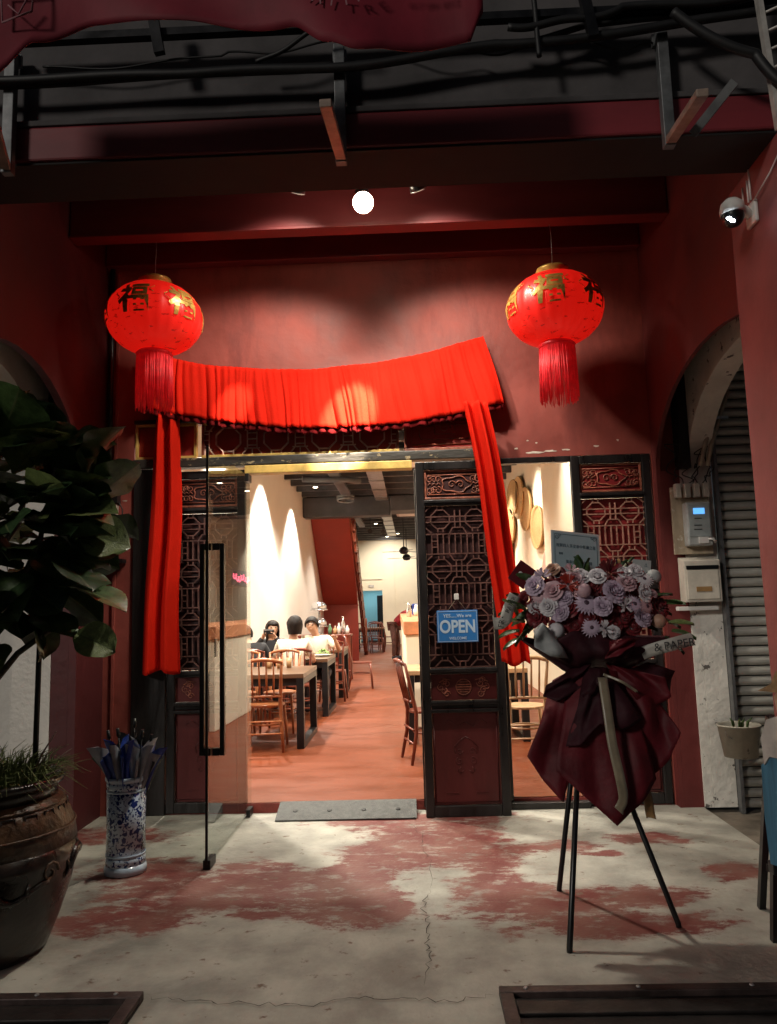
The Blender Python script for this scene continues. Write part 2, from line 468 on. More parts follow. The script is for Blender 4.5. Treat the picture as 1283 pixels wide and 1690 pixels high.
# ------------------------------------------------------------------ mesh helpers
class G:
    def __init__(self):
        self.bm = bmesh.new()

    def box(self, x0, x1, y0, y1, z0, z1, mi=0):
        v = [self.bm.verts.new((x, y, z)) for x in (x0, x1) for y in (y0, y1) for z in (z0, z1)]
        for f in ((0, 1, 3, 2), (4, 6, 7, 5), (0, 4, 5, 1), (2, 3, 7, 6), (0, 2, 6, 4), (1, 5, 7, 3)):
            self.bm.faces.new([v[i] for i in f]).material_index = mi
        return self

    def bar(self, a, b, w, d, up=(0, 1, 0), mi=0):
        """rectangular bar from a to b, width w across, depth d along 'up'."""
        a, b, up = Vector(a), Vector(b), Vector(up)
        t = (b - a).normalized()
        s = t.cross(up).normalized() * (w / 2)
        u = s.cross(t).normalized() * (d / 2)
        v = [self.bm.verts.new(p + q) for p in (a, b) for q in (s + u, s - u, -s - u, -s + u)]
        for f in ((0, 1, 2, 3), (7, 6, 5, 4), (0, 4, 5, 1), (1, 5, 6, 2), (2, 6, 7, 3), (3, 7, 4, 0)):
            self.bm.faces.new([v[i] for i in f]).material_index = mi
        return self

    def tube(self, pts, r, n=8, mi=0, cap=True, closed=False):
        pts = [Vector(p) for p in pts]
        N = len(pts)
        rr = r if isinstance(r, (list, tuple)) else [r] * N
        rings = []
        prev = None
        for i, p in enumerate(pts):
            if closed:
                t = pts[(i + 1) % N] - pts[i - 1]
            else:
                t = pts[min(i + 1, N - 1)] - pts[max(i - 1, 0)]
            t.normalize()
            if prev is None:
                prev = Vector((0, 0, 1)) if abs(t.z) < .9 else Vector((1, 0, 0))
            s = t.cross(prev)
            if s.length < 1e-6:
                s = t.cross(Vector((0, 1, 0)))
            s.normalize()
            u = s.cross(t).normalized()
            prev = u
            rings.append([self.bm.verts.new(p + (s * math.cos(2 * math.pi * k / n) + u * math.sin(2 * math.pi * k / n)) * rr[i]) for k in range(n)])
        m = N if closed else N - 1
        for i in range(m):
            a, b = rings[i], rings[(i + 1) % N]
            for k in range(n):
                f = self.bm.faces.new((a[k], a[(k + 1) % n], b[(k + 1) % n], b[k]))
                f.material_index = mi
                f.smooth = True
        if cap and not closed:
            self.bm.faces.new(rings[0][::-1]).material_index = mi
            self.bm.faces.new(rings[-1]).material_index = mi
        return self

    def lathe(self, prof, n=24, c=(0, 0, 0), mi=0, wob=None, closed=False):
        c = Vector(c)
        rings = []
        for j, (r, z) in enumerate(prof):
            ring = []
            for k in range(n):
                a = 2 * math.pi * k / n
                q = r * (wob(a, j) if wob else 1)
                ring.append(self.bm.verts.new(c + Vector((q * math.cos(a), q * math.sin(a), z))))
            rings.append(ring)
        for i in range(len(rings) - 1):
            a, b = rings[i], rings[i + 1]
            for k in range(n):
                f = self.bm.faces.new((a[k], a[(k + 1) % n], b[(k + 1) % n], b[k]))
                f.smooth = True
                f.material_index = mi
        if prof[0][0] > 1e-4:
            self.bm.faces.new(rings[0][::-1]).material_index = mi
        if prof[-1][0] > 1e-4:
            self.bm.faces.new(rings[-1]).material_index = mi
        return self

    def prism(self, pts, y0, y1, axis='Y', mi=0):
        """closed outline extruded along an axis: pts are (x,z) for Y, (y,z) for X, (x,y) for Z."""
        def P(p, t):
            return (p[0], t, p[1]) if axis == 'Y' else (t, p[0], p[1]) if axis == 'X' else (p[0], p[1], t)
        a = [self.bm.verts.new(P(p, y0)) for p in pts]
        b = [self.bm.verts.new(P(p, y1)) for p in pts]
        n = len(pts)
        fs = [self.bm.faces.new(a), self.bm.faces.new(b[::-1])]
        for i in range(n):
            fs.append(self.bm.faces.new((a[(i + 1) % n], a[i], b[i], b[(i + 1) % n])))
        for f in fs:
            f.material_index = mi
        return self

    def grid(self, fn, nu, nv, mi=0, smooth=True):
        vs = [[self.bm.verts.new(fn(i / nu, j / nv)) for j in range(nv + 1)] for i in range(nu + 1)]
        for i in range(nu):
            for j in range(nv):
                f = self.bm.faces.new((vs[i][j], vs[i + 1][j], vs[i + 1][j + 1], vs[i][j + 1]))
                f.smooth = smooth
                f.material_index = mi
        return self

    def ball(self, c, r, n=12, m=8, sq=(1, 1, 1), mi=0):
        c = Vector(c)
        prof = [(max(1e-5, math.sin(math.pi * j / m)), -math.cos(math.pi * j / m)) for j in range(m + 1)]
        rings = []
        for (q, z) in prof:
            rings.append([self.bm.verts.new(c + Vector((q * math.cos(2 * math.pi * k / n) * r * sq[0], q * math.sin(2 * math.pi * k / n) * r * sq[1], z * r * sq[2]))) for k in range(n)])
        for i in range(m):
            for k in range(n):
                f = self.bm.faces.new((rings[i][k], rings[i][(k + 1) % n], rings[i + 1][(k + 1) % n], rings[i + 1][k]))
                f.smooth = True
                f.material_index = mi
        return self

    def mesh(self, name, recalc=True):
        if recalc:
            bmesh.ops.remove_doubles(self.bm, verts=self.bm.verts, dist=1e-6)
            bmesh.ops.recalc_face_normals(self.bm, faces=self.bm.faces)
        me = bpy.data.meshes.new(name)
        self.bm.to_mesh(me)
        self.bm.free()
        return me

    def obj(self, name, mats, parent=None, bevel=0, solid=0, loc=None, rz=0, recalc=True):
        return link(name, self.mesh(name, recalc), mats, parent, bevel, solid, loc, rz)


def link(name, me, mats=None, parent=None, bevel=0, solid=0, loc=None, rz=0):
    if mats is not None:
        me.materials.clear()
        for m in (mats if isinstance(mats, (list, tuple)) else [mats]):
            me.materials.append(m)
    o = bpy.data.objects.new(name, me)
    COL.objects.link(o)
    if parent is not None:
        o.parent = parent
    if loc is not None:
        o.location = loc
    o.rotation_euler.z = rz
    if solid:
        s = o.modifiers.new('thickness', 'SOLIDIFY')
        s.thickness = solid
        s.offset = 0
    if bevel:
        b = o.modifiers.new('bevel', 'BEVEL')
        b.width = bevel
        b.segments = 2
        b.limit_method = 'ANGLE'
    return o


def tag(o, label, cat, group=None):
    o['label'] = label
    o['category'] = cat
    if group:
        o['group'] = group
    return o


def struct(o, label=None):
    o['kind'] = 'structure'
    if label:
        o['label'] = label
    return o


def thing(name, label, cat, loc=(0, 0, 0), rz=0, group=None):
    o = bpy.data.objects.new(name, None)
    COL.objects.link(o)
    o.location = loc
    o.rotation_euler.z = rz
    return tag(o, label, cat, group)


def copy_tree(o, parent=None):
    c = o.copy()
    COL.objects.link(c)
    if parent is not None:
        c.parent = parent
    for ch in [x for x in bpy.data.objects if x.parent == o]:
        copy_tree(ch, c)
    return c


def text_mesh(s, size, ext=.001, bold=0.0, align='CENTER', sx=1.0):
    cu = bpy.data.curves.new('lettering', 'FONT')
    cu.body = s
    cu.size = size
    cu.extrude = ext
    cu.offset = bold
    cu.align_x = align
    cu.align_y = 'CENTER'
    o = bpy.data.objects.new('lettering', cu)
    COL.objects.link(o)
    dg = bpy.context.evaluated_depsgraph_get()
    me = bpy.data.meshes.new_from_object(o.evaluated_get(dg))
    bpy.data.objects.remove(o)
    bpy.data.curves.remove(cu)
    # text lies in XY, turn it to stand in XZ facing -Y
    me.transform(Matrix.Diagonal((sx, 1, 1, 1)))
    me.transform(Matrix.Rotation(R(90), 4, 'X'))
    return me


def fb(x, y, z=0.0, o=5):
    return noise.fractal(Vector((x, y, z)), 0.9, 2.0, o)


def smooth(P, n=5):
    P = [Vector(p) for p in P]
    out = []
    for i in range(len(P) - 1):
        p0, p1, p2, p3 = P[max(0, i - 1)], P[i], P[i + 1], P[min(len(P) - 1, i + 2)]
        for k in range(n):
            t = k / n
            out.append(.5 * ((2 * p1) + (p2 - p0) * t + (2 * p0 - 5 * p1 + 4 * p2 - p3) * t * t + (3 * p1 - p0 - 3 * p2 + p3) * t ** 3))
    out.append(P[-1])
    return out


F = 5.76          # plane of the shop front
IF = 0.07         # level of the floor inside

# ================================================================== SETTING
# street and the neighbours' walkways
g = G()
g.grid(lambda u, v: Vector((-150 + 300 * u, -300 + 301.2 * v, -.16)), 2, 2)
struct(g.obj('street', street_mat))
struct(G().box(-7, -2.53, 1.2, F, -.3, -.03).obj('neighbour_walkway', side_floor))
struct(G().box(2.035, 7, 1.2, F + .3, -.3, -.035).obj('side_walkway', side_floor))

# porch floor: fine sheet so that the paint wear has a shape of its own
BLOBS = [(-.2, 4.9, .55, .55), (-.58, 4.45, .6, .34), (-1.15, 4.2, .55, .32), (-1.45, 3.85, .38, .17), (-.32, 4.05, .38, .36),
         (.26, 5.05, .42, .5), (.38, 4.15, .42, .3), (.62, 3.95, .35, .2), (.8, 4.88, .34, .12), (1.06, 4.73, .16, .07), (1.45, 5.0, .26, .13),
         (1.05, 4.08, .42, .14), (1.68, 4.38, .17, .17), (-2.2, 5.25, .6, .2), (-.7, 3.92, .3, .1), (.02, 5.5, .75, .2),
         (.95, 3.72, .5, .14), (-1.5, 4.55, .5, .25), (-.95, 4.62, .4, .2), (.42, 4.5, .25, .3)]
HOLES = [(-.62, 5.1, .42, .2), (-.66, 4.72, .2, .14), (-1.0, 5.0, .4, .4), (.72, 5.2, .22, .25), (.03, 4.2, .13, .3), (-.1, 3.3, .6, .3), (.55, 4.45, .16, .14)]


def wear(x, y):
    wx = x + .12 * fb(x * 2.3, y * 2.3, 5)
    wy = y + .10 * fb(x * 2.3, y * 2.3, 9)
    v = 0
    for cx, cy, a, b in BLOBS:
        d = ((wx - cx) / a) ** 2 + ((wy - cy) / b) ** 2
        v = max(v, 1.0 - .55 * d)
    for cx, cy, a, b in HOLES:
        d = ((wx - cx) / a) ** 2 + ((wy - cy) / b) ** 2
        v -= .75 * math.exp(-d * 1.3)
    return v + .16 * fb(x * 3, y * 3, 2)


NX, NY = 180, 172
x0, x1, y0, y1 = -2.53, 2.035, 1.5, F + .02
vs = [(x0 + (x1 - x0) * i / NX, y0 + (y1 - y0) * j / NY, 0) for j in range(NY + 1) for i in range(NX + 1)]
fs = [(j * (NX + 1) + i, j * (NX + 1) + i + 1, (j + 1) * (NX + 1) + i + 1, (j + 1) * (NX + 1) + i) for j in range(NY) for i in range(NX)]
me = bpy.data.meshes.new('porch_floor')
me.from_pydata([(x, y, .0025 * fb(x * 1.2, y * 1.2)) for x, y, z in vs], [], fs)
at = me.attributes.new('wear', 'FLOAT', 'POINT')
at.data.foreach_set('value', [wear(x, y) for x, y, z in vs])
for p in me.polygons:
    p.use_smooth = True
porch = struct(link('porch_floor', me, porch_cement))
G().box(-2.53, 2.035, 1.5, F, -.3, -.012).obj('slab', side_floor, porch)


def crack(pts, w, seed):
    random.seed(seed)
    P = []
    for (ax, ay), (bx, by) in zip(pts, pts[1:]):
        n = 7
        for i in range(n):
            t = i / n
            j = .018 if i else .004
            P.append((ax + (bx - ax) * t + random.uniform(-j, j), ay + (by - ay) * t + random.uniform(-j, j)))
    P.append(pts[-1])
    q = G()
    prev = None
    for i, (x, y) in enumerate(P):
        a = P[min(i + 1, len(P) - 1)]
        b = P[max(i - 1, 0)]
        d = Vector((a[0] - b[0], a[1] - b[1], 0)).normalized()
        s = Vector((-d.y, d.x, 0)) * w * random.uniform(.25, 1.0) * min(1, (len(P) - i) / 6, (i + 1) / 4)
        cur = (q.bm.verts.new((x + s.x, y + s.y, .0062)), q.bm.verts.new((x - s.x, y - s.y, .0062)))
        if prev:
            q.bm.faces.new((prev[0], prev[1], cur[1], cur[0]))
        prev = cur
    q.obj('crack', crack_mat, porch)


crack([(.05, 4.18), (0, 3.94), (.04, 3.76), (.01, 3.54), (.03, 3.42), (0, 3.17)], .0028, 1)
crack([(-1.06, 3.11), (-.86, 3.08), (-.64, 3.05), (-.46, 3.03), (-.25, 3.08), (-.09, 3.08), (.09, 3.05), (.27, 3.09)], .0034, 2)
crack([(-.03, 5.35), (.02, 5.1), (.01, 4.9), (.06, 4.6), (.05, 4.2)], .0018, 3)

# interior floor with its step
def infl(u, v):
    x, y = -2.4 + 4.5 * u, F + .02 + 25.2 * v * v
    return Vector((x, y, IF + .004 * fb(x * .8, y * 1.3)))


g = G().grid(infl, 24, 130)
ifl = struct(g.obj('interior_floor', red_cement))
G().box(-2.12, 1.84, F + .012, F + .06, -.01, IF - .006).obj('riser', red_rough, ifl)
G().box(-2.4, 2.1, F + .06, 30, -.2, IF - .02).obj('slab', side_floor, ifl)

# shop front wall: pieces round the openings, one plaster skin
g = G()
g.box(-2.46, -2.13, F, F + .22, 0, 2.98)
g.box(-2.46, 2.04, F, F + .22, 2.98, 4.5)
g.box(.62, 2.04, F, F + .22, 2.59, 2.98)
g.box(1.86, 2.04, F, F + .22, 0, 2.59)
fw = g.obj('facade_wall', red_wall)
tag(fw, 'red plastered shop front wall around the carved doors, lit by the spotlights', 'wall')
G().box(-2.28, -2.262, F - .02, F, 0, 4.2).obj('plaster_step', red_wall, fw)

chip_m = mat('bare_plaster', (.62, .56, .48), .85, var=.2, scale=20)
random.seed(77)
for cx, cz, w, h in ((.98, 2.625, .16, .022), (1.10, 2.632, .10, .018), (1.22, 2.64, .07, .016), (.84, 2.66, .03, .016), (1.0, 2.70, .018, .012), (.93, 2.72, .02, .012), (1.45, 2.66, .05, .014), (1.62, 2.70, .02, .02), (-2.2, 2.35, .05, .012)):
    n_ = 11
    pts = []
    for i in range(n_):
        a = 2 * math.pi * i / n_
        k = random.uniform(.55, 1.15)
        pts.append((cx + w / 2 * k * math.cos(a), cz + h / 2 * k * math.sin(a)))
    G().prism(pts, F - .0022, F + .001, 'Y').obj('bare_patch', chip_m, fw)
# side walls with arches
def arch_pts(ya, yb, zs, b, n=20, y_back=F + .02, y_front=3.3, top=4.5):
    """outline in (y,z) of a wall with an arched opening from the ground."""
    c, a = (ya + yb) / 2, (yb - ya) / 2
    pts = [(y_front, 0), (ya, 0)] if y_front < ya - .01 else []
    for i in range(n + 1):
        t = math.pi - math.pi * i / n
        pts.append((c + a * math.cos(t), zs + b * math.sin(t)))
    pts += [(yb, 0), (y_back, 0), (y_back, top), (y_front, top)]
    return pts


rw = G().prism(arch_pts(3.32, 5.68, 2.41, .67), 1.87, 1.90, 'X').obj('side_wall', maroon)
tag(rw, 'red side wall pierced by a tall arch on the right of the porch', 'wall')
G().box(1.901, 2.04, 5.681, F, 0, 2.44).obj('jamb', maroon, rw)
G().box(1.901, 2.10, 3.5, F, 3.50, 4.5).obj('core', shade_black, rw)  # near-black fill paints the shade in the hollow above the right arch
rw2 = G().prism(arch_pts(3.36, 5.665, 2.42, .68), 2.105, 2.27, 'X').obj('arch_wall', white_plaster)
G().box(2.0405, 2.104, 5.666, F, 0, 2.44).obj('jamb', white_plaster, rw2)
G().box(2.0405, 2.104, 5.60, F, 2.441, 3.5).obj('core', shade_black, rw)
tag(rw2, 'flaking white plaster half of the right arch, behind the meter board', 'wall')
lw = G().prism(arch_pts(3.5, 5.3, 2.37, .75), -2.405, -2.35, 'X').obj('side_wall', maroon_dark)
tag(lw, 'red side wall with an arch on the left behind the leafy plant', 'wall')
G().box(-2.53, -2.406, 5.301, F, 0, 2.46).obj('jamb', maroon_dark, lw)
G().box(-2.60, -2.406, 3.5, F, 3.35, 4.5).obj('core', shade_black, lw)  # near-black fill paints the shade in the hollow above the left arch
G().box(-2.60, -2.5305, 5.301, F, 2.461, 3.5).obj('core', shade_black, lw)
lw2 = G().prism(arch_pts(3.52, 5.295, 2.38, .76), -2.80, -2.605, 'X').obj('arch_wall', white_wall)
tag(lw2, 'white plaster half of the left arch seen behind the plant stem', 'wall')

# neighbours' fronts
nw = G().box(-7, -2.802, 5.5, 5.72, -.03, 4.6).obj('neighbour_wall', white_wall)
tag(nw, 'white neighbouring house wall beyond the left arch', 'wall')
G().box(-2.604, -2.531, 5.296, F, 0, 2.46).obj('jamb', white_wall, lw2)
nr = G().box(3.72, 7, 5.70, 5.9, -.03, 4.6)
nr.box(2.272, 3.72, 5.70, 5.9, 3.25, 4.6)
tag(nr.obj('neighbour_wall', grey_plaster), 'grey neighbouring house wall above and beside the roller shutter', 'wall')

# pillars at the front of the walkway
p = G().box(1.68, 2.28, 3.05, 3.70, 0, 3.52).obj('pillar', pillar_red, bevel=.012)
tag(p, 'square red pillar on the right carrying the security camera', 'pillar')
p = G().box(-2.95, -2.32, 2.66, 3.20, 0, 3.52).obj('pillar', maroon_dark, bevel=.012)  # unseen pillar, placed and sized to shade the pot and plant
tag(p, 'square red pillar out of view at the left, sized to shade the big pot', 'pillar')

# roof over the porch
g = G().box(-7, -2.53, 3.3, F + .2, 4.6, 4.7)
tag(g.obj('neighbour_ceiling', ceil_mat), 'dark ceiling over the walkway left of the porch', 'ceiling')
g = G().box(2.26, 7, 3.3, F + .2, 4.6, 4.7)
tag(g.obj('neighbour_ceiling', ceil_mat), 'dark ceiling over the walkway right of the porch', 'ceiling')
pc = thing('porch_ceiling', 'dark red timber porch ceiling with cross beams above the spotlights', 'ceiling')
G().box(-2.53, 2.04, 3.4, F + .2, 4.5, 4.6).obj('boarding', ceil_mat, pc)
for (ya, yb, zb) in ((4.30, 4.39, 4.17), (5.02, 5.12, 4.15), (3.80, 3.88, 4.12), (5.66, 5.755, 4.22)):
    G().box(-2.345, 1.865, ya, yb, zb, 4.497).obj('beam', red_beam, pc, bevel=.008)
    if ya < 5.6:
        G().box(-2.345, 1.865, ya - .012, yb + .012, zb - .02, zb - .001).obj('beam_moulding', red_beam, pc, bevel=.004)

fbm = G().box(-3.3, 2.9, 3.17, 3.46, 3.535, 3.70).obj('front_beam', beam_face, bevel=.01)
G().box(-3.3, 2.9, 3.185, 3.50, 3.523, 3.534).obj('soffit_shade', shade_black, fbm)  # thin dark sheet added to paint the shade under the beam
tag(fbm, 'long red painted beam across the front edge of the porch', 'beam')
uw = G().box(-5, 5, 3.20, 3.44, 3.702, 6.5).obj('upper_wall', grey_plaster)
G().box(-5, 5, 3.165, 3.199, 3.7015, 3.73).obj('ledge', grey_plaster, uw, bevel=.004)
tag(uw, 'grey plaster upper wall above the red front beam, strung with cables', 'wall')

# ------------------------------------------------------------------ carved doors
OUT = [(1, .4), (1, -.4), (.4, -1), (-.4, -1), (-1, -.4), (-1, .4), (-.4, 1), (.4, 1)]


def lattice_bars(W, H, P, start, w=.0085, d=.014, y=0):
    """octagon and hexagon fretwork in a W x H field, rows repeating every P."""
    S = []

    def ln(a, b, c, e):
        S.append((a, b, c, e))
    z = H - start
    row = 0
    while z > -P:
        c = z
        o = .145 * W
        for ox in (.23, .77):
            pts = [(ox * W + o * a, c + o * b) for a, b in OUT]
            for (a, b), (e, f) in zip(pts, pts[1:] + pts[:1]):
                ln(a, b, e, f)
            for s in (-.042, .042):
                ln(ox * W - o, c + s * W, ox * W + o, c + s * W)
                ln(ox * W + s * W, c + o, ox * W + s * W, c + .2 * W)
                ln(ox * W + s * W, c - o, ox * W + s * W, c - .2 * W)
        for s in (-.042, .042):
            ln(0, c + s * W, .085 * W, c + s * W)
            ln(.375 * W, c + s * W, .625 * W, c + s * W)
            ln(.915 * W, c + s * W, W, c + s * W)
            ln(W / 2 + s * W, c - .14 * W, W / 2 + s * W, c + .14 * W)
        for sx in (0, 1):
            for sz in (-1, 1):
                ln(sx * W, c + sz * .13 * W, abs(sx - .09) * W, c + sz * .21 * W)
        c = z - P / 2
        b = P * .20
        for s in (-1, 1):
            ln(0, c + s * b, W, c + s * b)
            ln(.36 * W, c + s * b, .42 * W, c + s * (b + .10 * W))
            ln(.42 * W, c + s * (b + .10 * W), .58 * W, c + s * (b + .10 * W))
            ln(.58 * W, c + s * (b + .10 * W), .64 * W, c + s * b)
        for k in (.09, .18, .27, .36, .455, .545, .64, .73, .82, .91):
            ln(k * W, c - b, k * W, c + b)
        for k in (.09, .82):
            for s in (-.3, .3):
                ln(k * W, c + s * b, (k + .09) * W, c + s * b)
        z -= P
    q = G()
    for a, zb, c, ze in S:
        if max(zb, ze) > H or min(zb, ze) < 0:
            if abs(a - c) < 1e-6:
                zb, ze = max(0, min(H, zb)), max(0, min(H, ze))
                if abs(zb - ze) < .004:
                    continue
            else:
                continue
        if abs(a - c) + abs(zb - ze) < .004:
            continue
        dd = d + random.uniform(-.002, .002)
        q.bar((a, y, zb), (c, y, ze), w, dd)
    return q


def scroll(q, cx, cz, r, s, y, rad=.004, turns=1.25, a0=0.0):
    pts = []
    for i in range(13):
        t = i / 12
        a = a0 + s * turns * 2 * math.pi * t
        rr = r * (1 - .8 * t)
        pts.append((cx + rr * math.cos(a), y, cz + rr * math.sin(a)))
    q.tube(pts, [rad * (1 - .4 * i / 12) for i in range(13)], 5)


def carved_band(W, H, y, rad=.0042):
    """cloud cartouche between curling tendrils, carved proud of its ground."""
    q = G()
    pts = []
    for i in range(28):
        a = 2 * math.pi * i / 28
        k = 1 + .12 * math.cos(5 * a)
        pts.append((W / 2 + .24 * W * math.cos(a) * k, y, H / 2 + .34 * H * math.sin(a) * k))
    q.tube(pts, rad * 1.3, 5, closed=True)
    scroll(q, W / 2 - .07 * W, H / 2, .18 * H, 1, y, rad * 1.2)
    scroll(q, W / 2 + .07 * W, H / 2, .18 * H, -1, y, rad * 1.2, a0=math.pi)
    for sx in (-1, 1):
        for i, dx in enumerate((.30, .37, .44)):
            for sz in (-1, 1):
                scroll(q, W / 2 + sx * dx * W, H / 2 + sz * .24 * H, .17 * H, sx * sz * (1 if i % 2 else -1), y, rad, a0=random.uniform(0, 6))
            q.tube([(W / 2 + sx * (dx - .04) * W, y, H * .5), (W / 2 + sx * dx * W, y, H * .58), (W / 2 + sx * (dx + .04) * W, y, H * .45)], rad, 5)
    q.tube([(.02 * W, y, .07 * H), (.98 * W, y, .07 * H), (.98 * W, y, .93 * H), (.02 * W, y, .93 * H)], rad, 5, closed=True)
    return q


def carved_door(label, loc, W, H, backing, lat, carve, rz=0.0, lower=True):
    """tall leaf: carved band, fretwork, lucky band and a relief panel in a black frame; origin at its foot, left edge."""
    t = thing('carved_door', label, 'door', loc, rz, 'tall carved leaves of the shop front')
    s = .062
    T = .055
    for x in (0, W - s):
        G().box(x, x + s, -T, 0, 0, H).obj('stile', black_wood, t, bevel=.006)
    zb = [(0, .075), (.745, .80), (.985, 1.03), (H - .33, H - .285), (H - .06, H)]
    for a, b in zb:
        G().box(s + .001, W - s - .001, -T + .003, -.003, a, b).obj('rail', black_wood, t, bevel=.005)
    for a in (.80, 1.03, .745, H - .285):
        G().box(s - .006, W - s + .006, -T - .012, -T - .001, a - .028, a - .004).obj('moulding', black_wood, t, bevel=.004)
    w = W - 2 * s - .004
    # carved band under the top rail
    z0, z1 = H - .283, H - .062
    cp = G().box(s + .002, W - s - .002, -.026, -.014, z0, z1).obj('carved_panel', backing, t)
    q = carved_band(w - .03, z1 - z0 - .05, -.031)
    o = q.obj('carving', carve, cp)
    o.location = (s + .017, 0, z0 + .025)
    for a in ((s + .003, W - s - .003, z0 + .001, z0 + .016), (s + .003, W - s - .003, z1 - .016, z1 - .001)):
        G().box(a[0], a[1], -.038, -.027, a[2], a[3]).obj('moulding', carve, cp, bevel=.003)
    for xx in (s + .003, W - s - .018):
        G().box(xx, xx + .015, -.0375, -.0272, z0 + .017, z1 - .017).obj('moulding', carve, cp, bevel=.003)
    # fretwork
    z0, z1 = 1.032, H - .332
    G().box(s + .002, W - s - .002, -.012, -.004, z0, z1).obj('backing', backing, t)
    o = lattice_bars(w, z1 - z0, .365, .10).obj('lattice', lat, t)
    o.location = (s + .002, -.034, z0)
    o['kind'] = 'stuff'
    # middle band with the round longevity emblem
    z0, z1 = .802, .983
    mp = G().box(s + .002, W - s - .002, -.030, -.012, z0, z1).obj('carved_panel', door_red, t)
    q = G()
    cx, cz = w / 2, .09
    q.tube([(cx + .055 * math.cos(a * math.pi / 10), -.032, cz + .055 * math.sin(a * math.pi / 10)) for a in range(20)], .0035, 5, closed=True)
    for dz, hw in ((-.035, .03), (-.018, .05), (0, .056), (.018, .05), (.035, .03)):
        q.bar((cx - hw, -.033, cz + dz), (cx + hw, -.033, cz + dz), .006, .008)
    for sx in (-1, 1):
        for k in range(5):
            scroll(q, cx + sx * (.12 + .022 * (k % 3)), cz + .03 * (k - 2) * .8, .026, sx * (1 if k % 2 else -1), -.032, .0033, a0=k)
        q.tube([(cx + sx * .085, -.032, cz + .05), (cx + sx * .13, -.032, cz + .06), (cx + sx * .175, -.032, cz + .035)], .004, 5)
    o = q.obj('carving', carve, mp)
    o.location = (s, 0, z0)
    # lower relief panel
    z0, z1 = .077, .743
    lp = G().box(s + .002, W - s - .002, -.030, -.012, z0, z1).obj('lower_panel', door_red, t, bevel=.003)
    q = G()
    cx = w / 2
    for sx in (-1, 1):
        q.tube([(cx, -.031, .57), (cx + sx * .035, -.031, .55), (cx + sx * .06, -.031, .535), (cx + sx * .085, -.031, .57), (cx + sx * .12, -.031, .585), (cx + sx * .15, -.031, .56)], .0035, 5)
        q.tube([(cx, -.031, .47), (cx + sx * .04, -.031, .445), (cx + sx * .085, -.031, .40), (cx + sx * .075, -.031, .35)], .003, 5)
        scroll(q, cx + sx * .045, .37, .022, sx, -.031, .003)
        scroll(q, cx + sx * .05, .30, .028, -sx, -.031, .003, a0=2)
        q.tube([(cx + sx * .04, -.031, .26), (cx + sx * .06, -.031, .235), (cx + sx * .045, -.031, .215), (cx + sx * .02, -.031, .235)], .003, 5)
        q.bar((cx + sx * .06, -.031, .085), (cx + sx * .15, -.031, .085), .004, .006)
    o = q.obj('carving', door_red, lp)
    o.location = (s, 0, z0)
    q = G()
    q.tube([(.012, -.032, .02), (w - .012, -.032, .02), (w - .012, -.032, .646), (.012, -.032, .646)], .0045, 5, closed=True)
    o = q.obj('moulding', door_red, lp)
    o.location = (s, 0, z0)
    return t


carved_door('dark carved door leaf beside the glass door, behind the left red drape', (-1.86, F + .045, .01), .60, 2.555, back_dark, lattice_mat, carve_mat)
ctr = carved_door('carved lattice leaf standing forward between doorway and window, with the blue sign', (.055, 5.60, 0), .60, 2.54, back_dark, lattice_mat, carve_mat, rz=R(1.0))
carved_door('carved lattice leaf at the right corner, bright red behind its fretwork', (1.25, F + .045, .01), .60, 2.575, back_red, lattice_worn, carve_mat)
# frame round the entrance
fr = thing('entrance_frame', 'worn black and gilt timber frame around the entrance with fretwork above', 'door frame', (0, F, 0))
G().box(-2.128, .62, -.045, .06, 2.592, 2.665).obj('lintel', worn_lintel, fr, bevel=.008)
G().box(-2.128, .62, -.03, .05, 2.952, 2.98).obj('head', worn_lintel, fr, bevel=.006)
G().box(-1.255, .035, -.052, .05, 2.525, 2.588).obj('gilt_strip', gold_trim, fr, bevel=.006)
G().box(.045, .08, -.02, .06, IF - .05, 2.524).obj('post', black_wood, fr, bevel=.008)
G().box(.62, 1.248, -.01, .05, 2.545, 2.588).obj('lintel', black_wood, fr, bevel=.006)
G().box(.60, 1.248, -.05, .05, 0, .045).obj('sill', black_wood, fr, bevel=.006)
G().box(.66, .70, -.01, .06, .046, 2.543).obj('post', black_wood, fr, bevel=.006)
G().box(-2.128, -1.865, -.02, .04, .001, 2.588).obj('side_panel', black_wood, fr, bevel=.006)
G().box(-1.864, -1.256, .05, .2, 0, .03).obj('sill', black_wood, fr, bevel=.004)
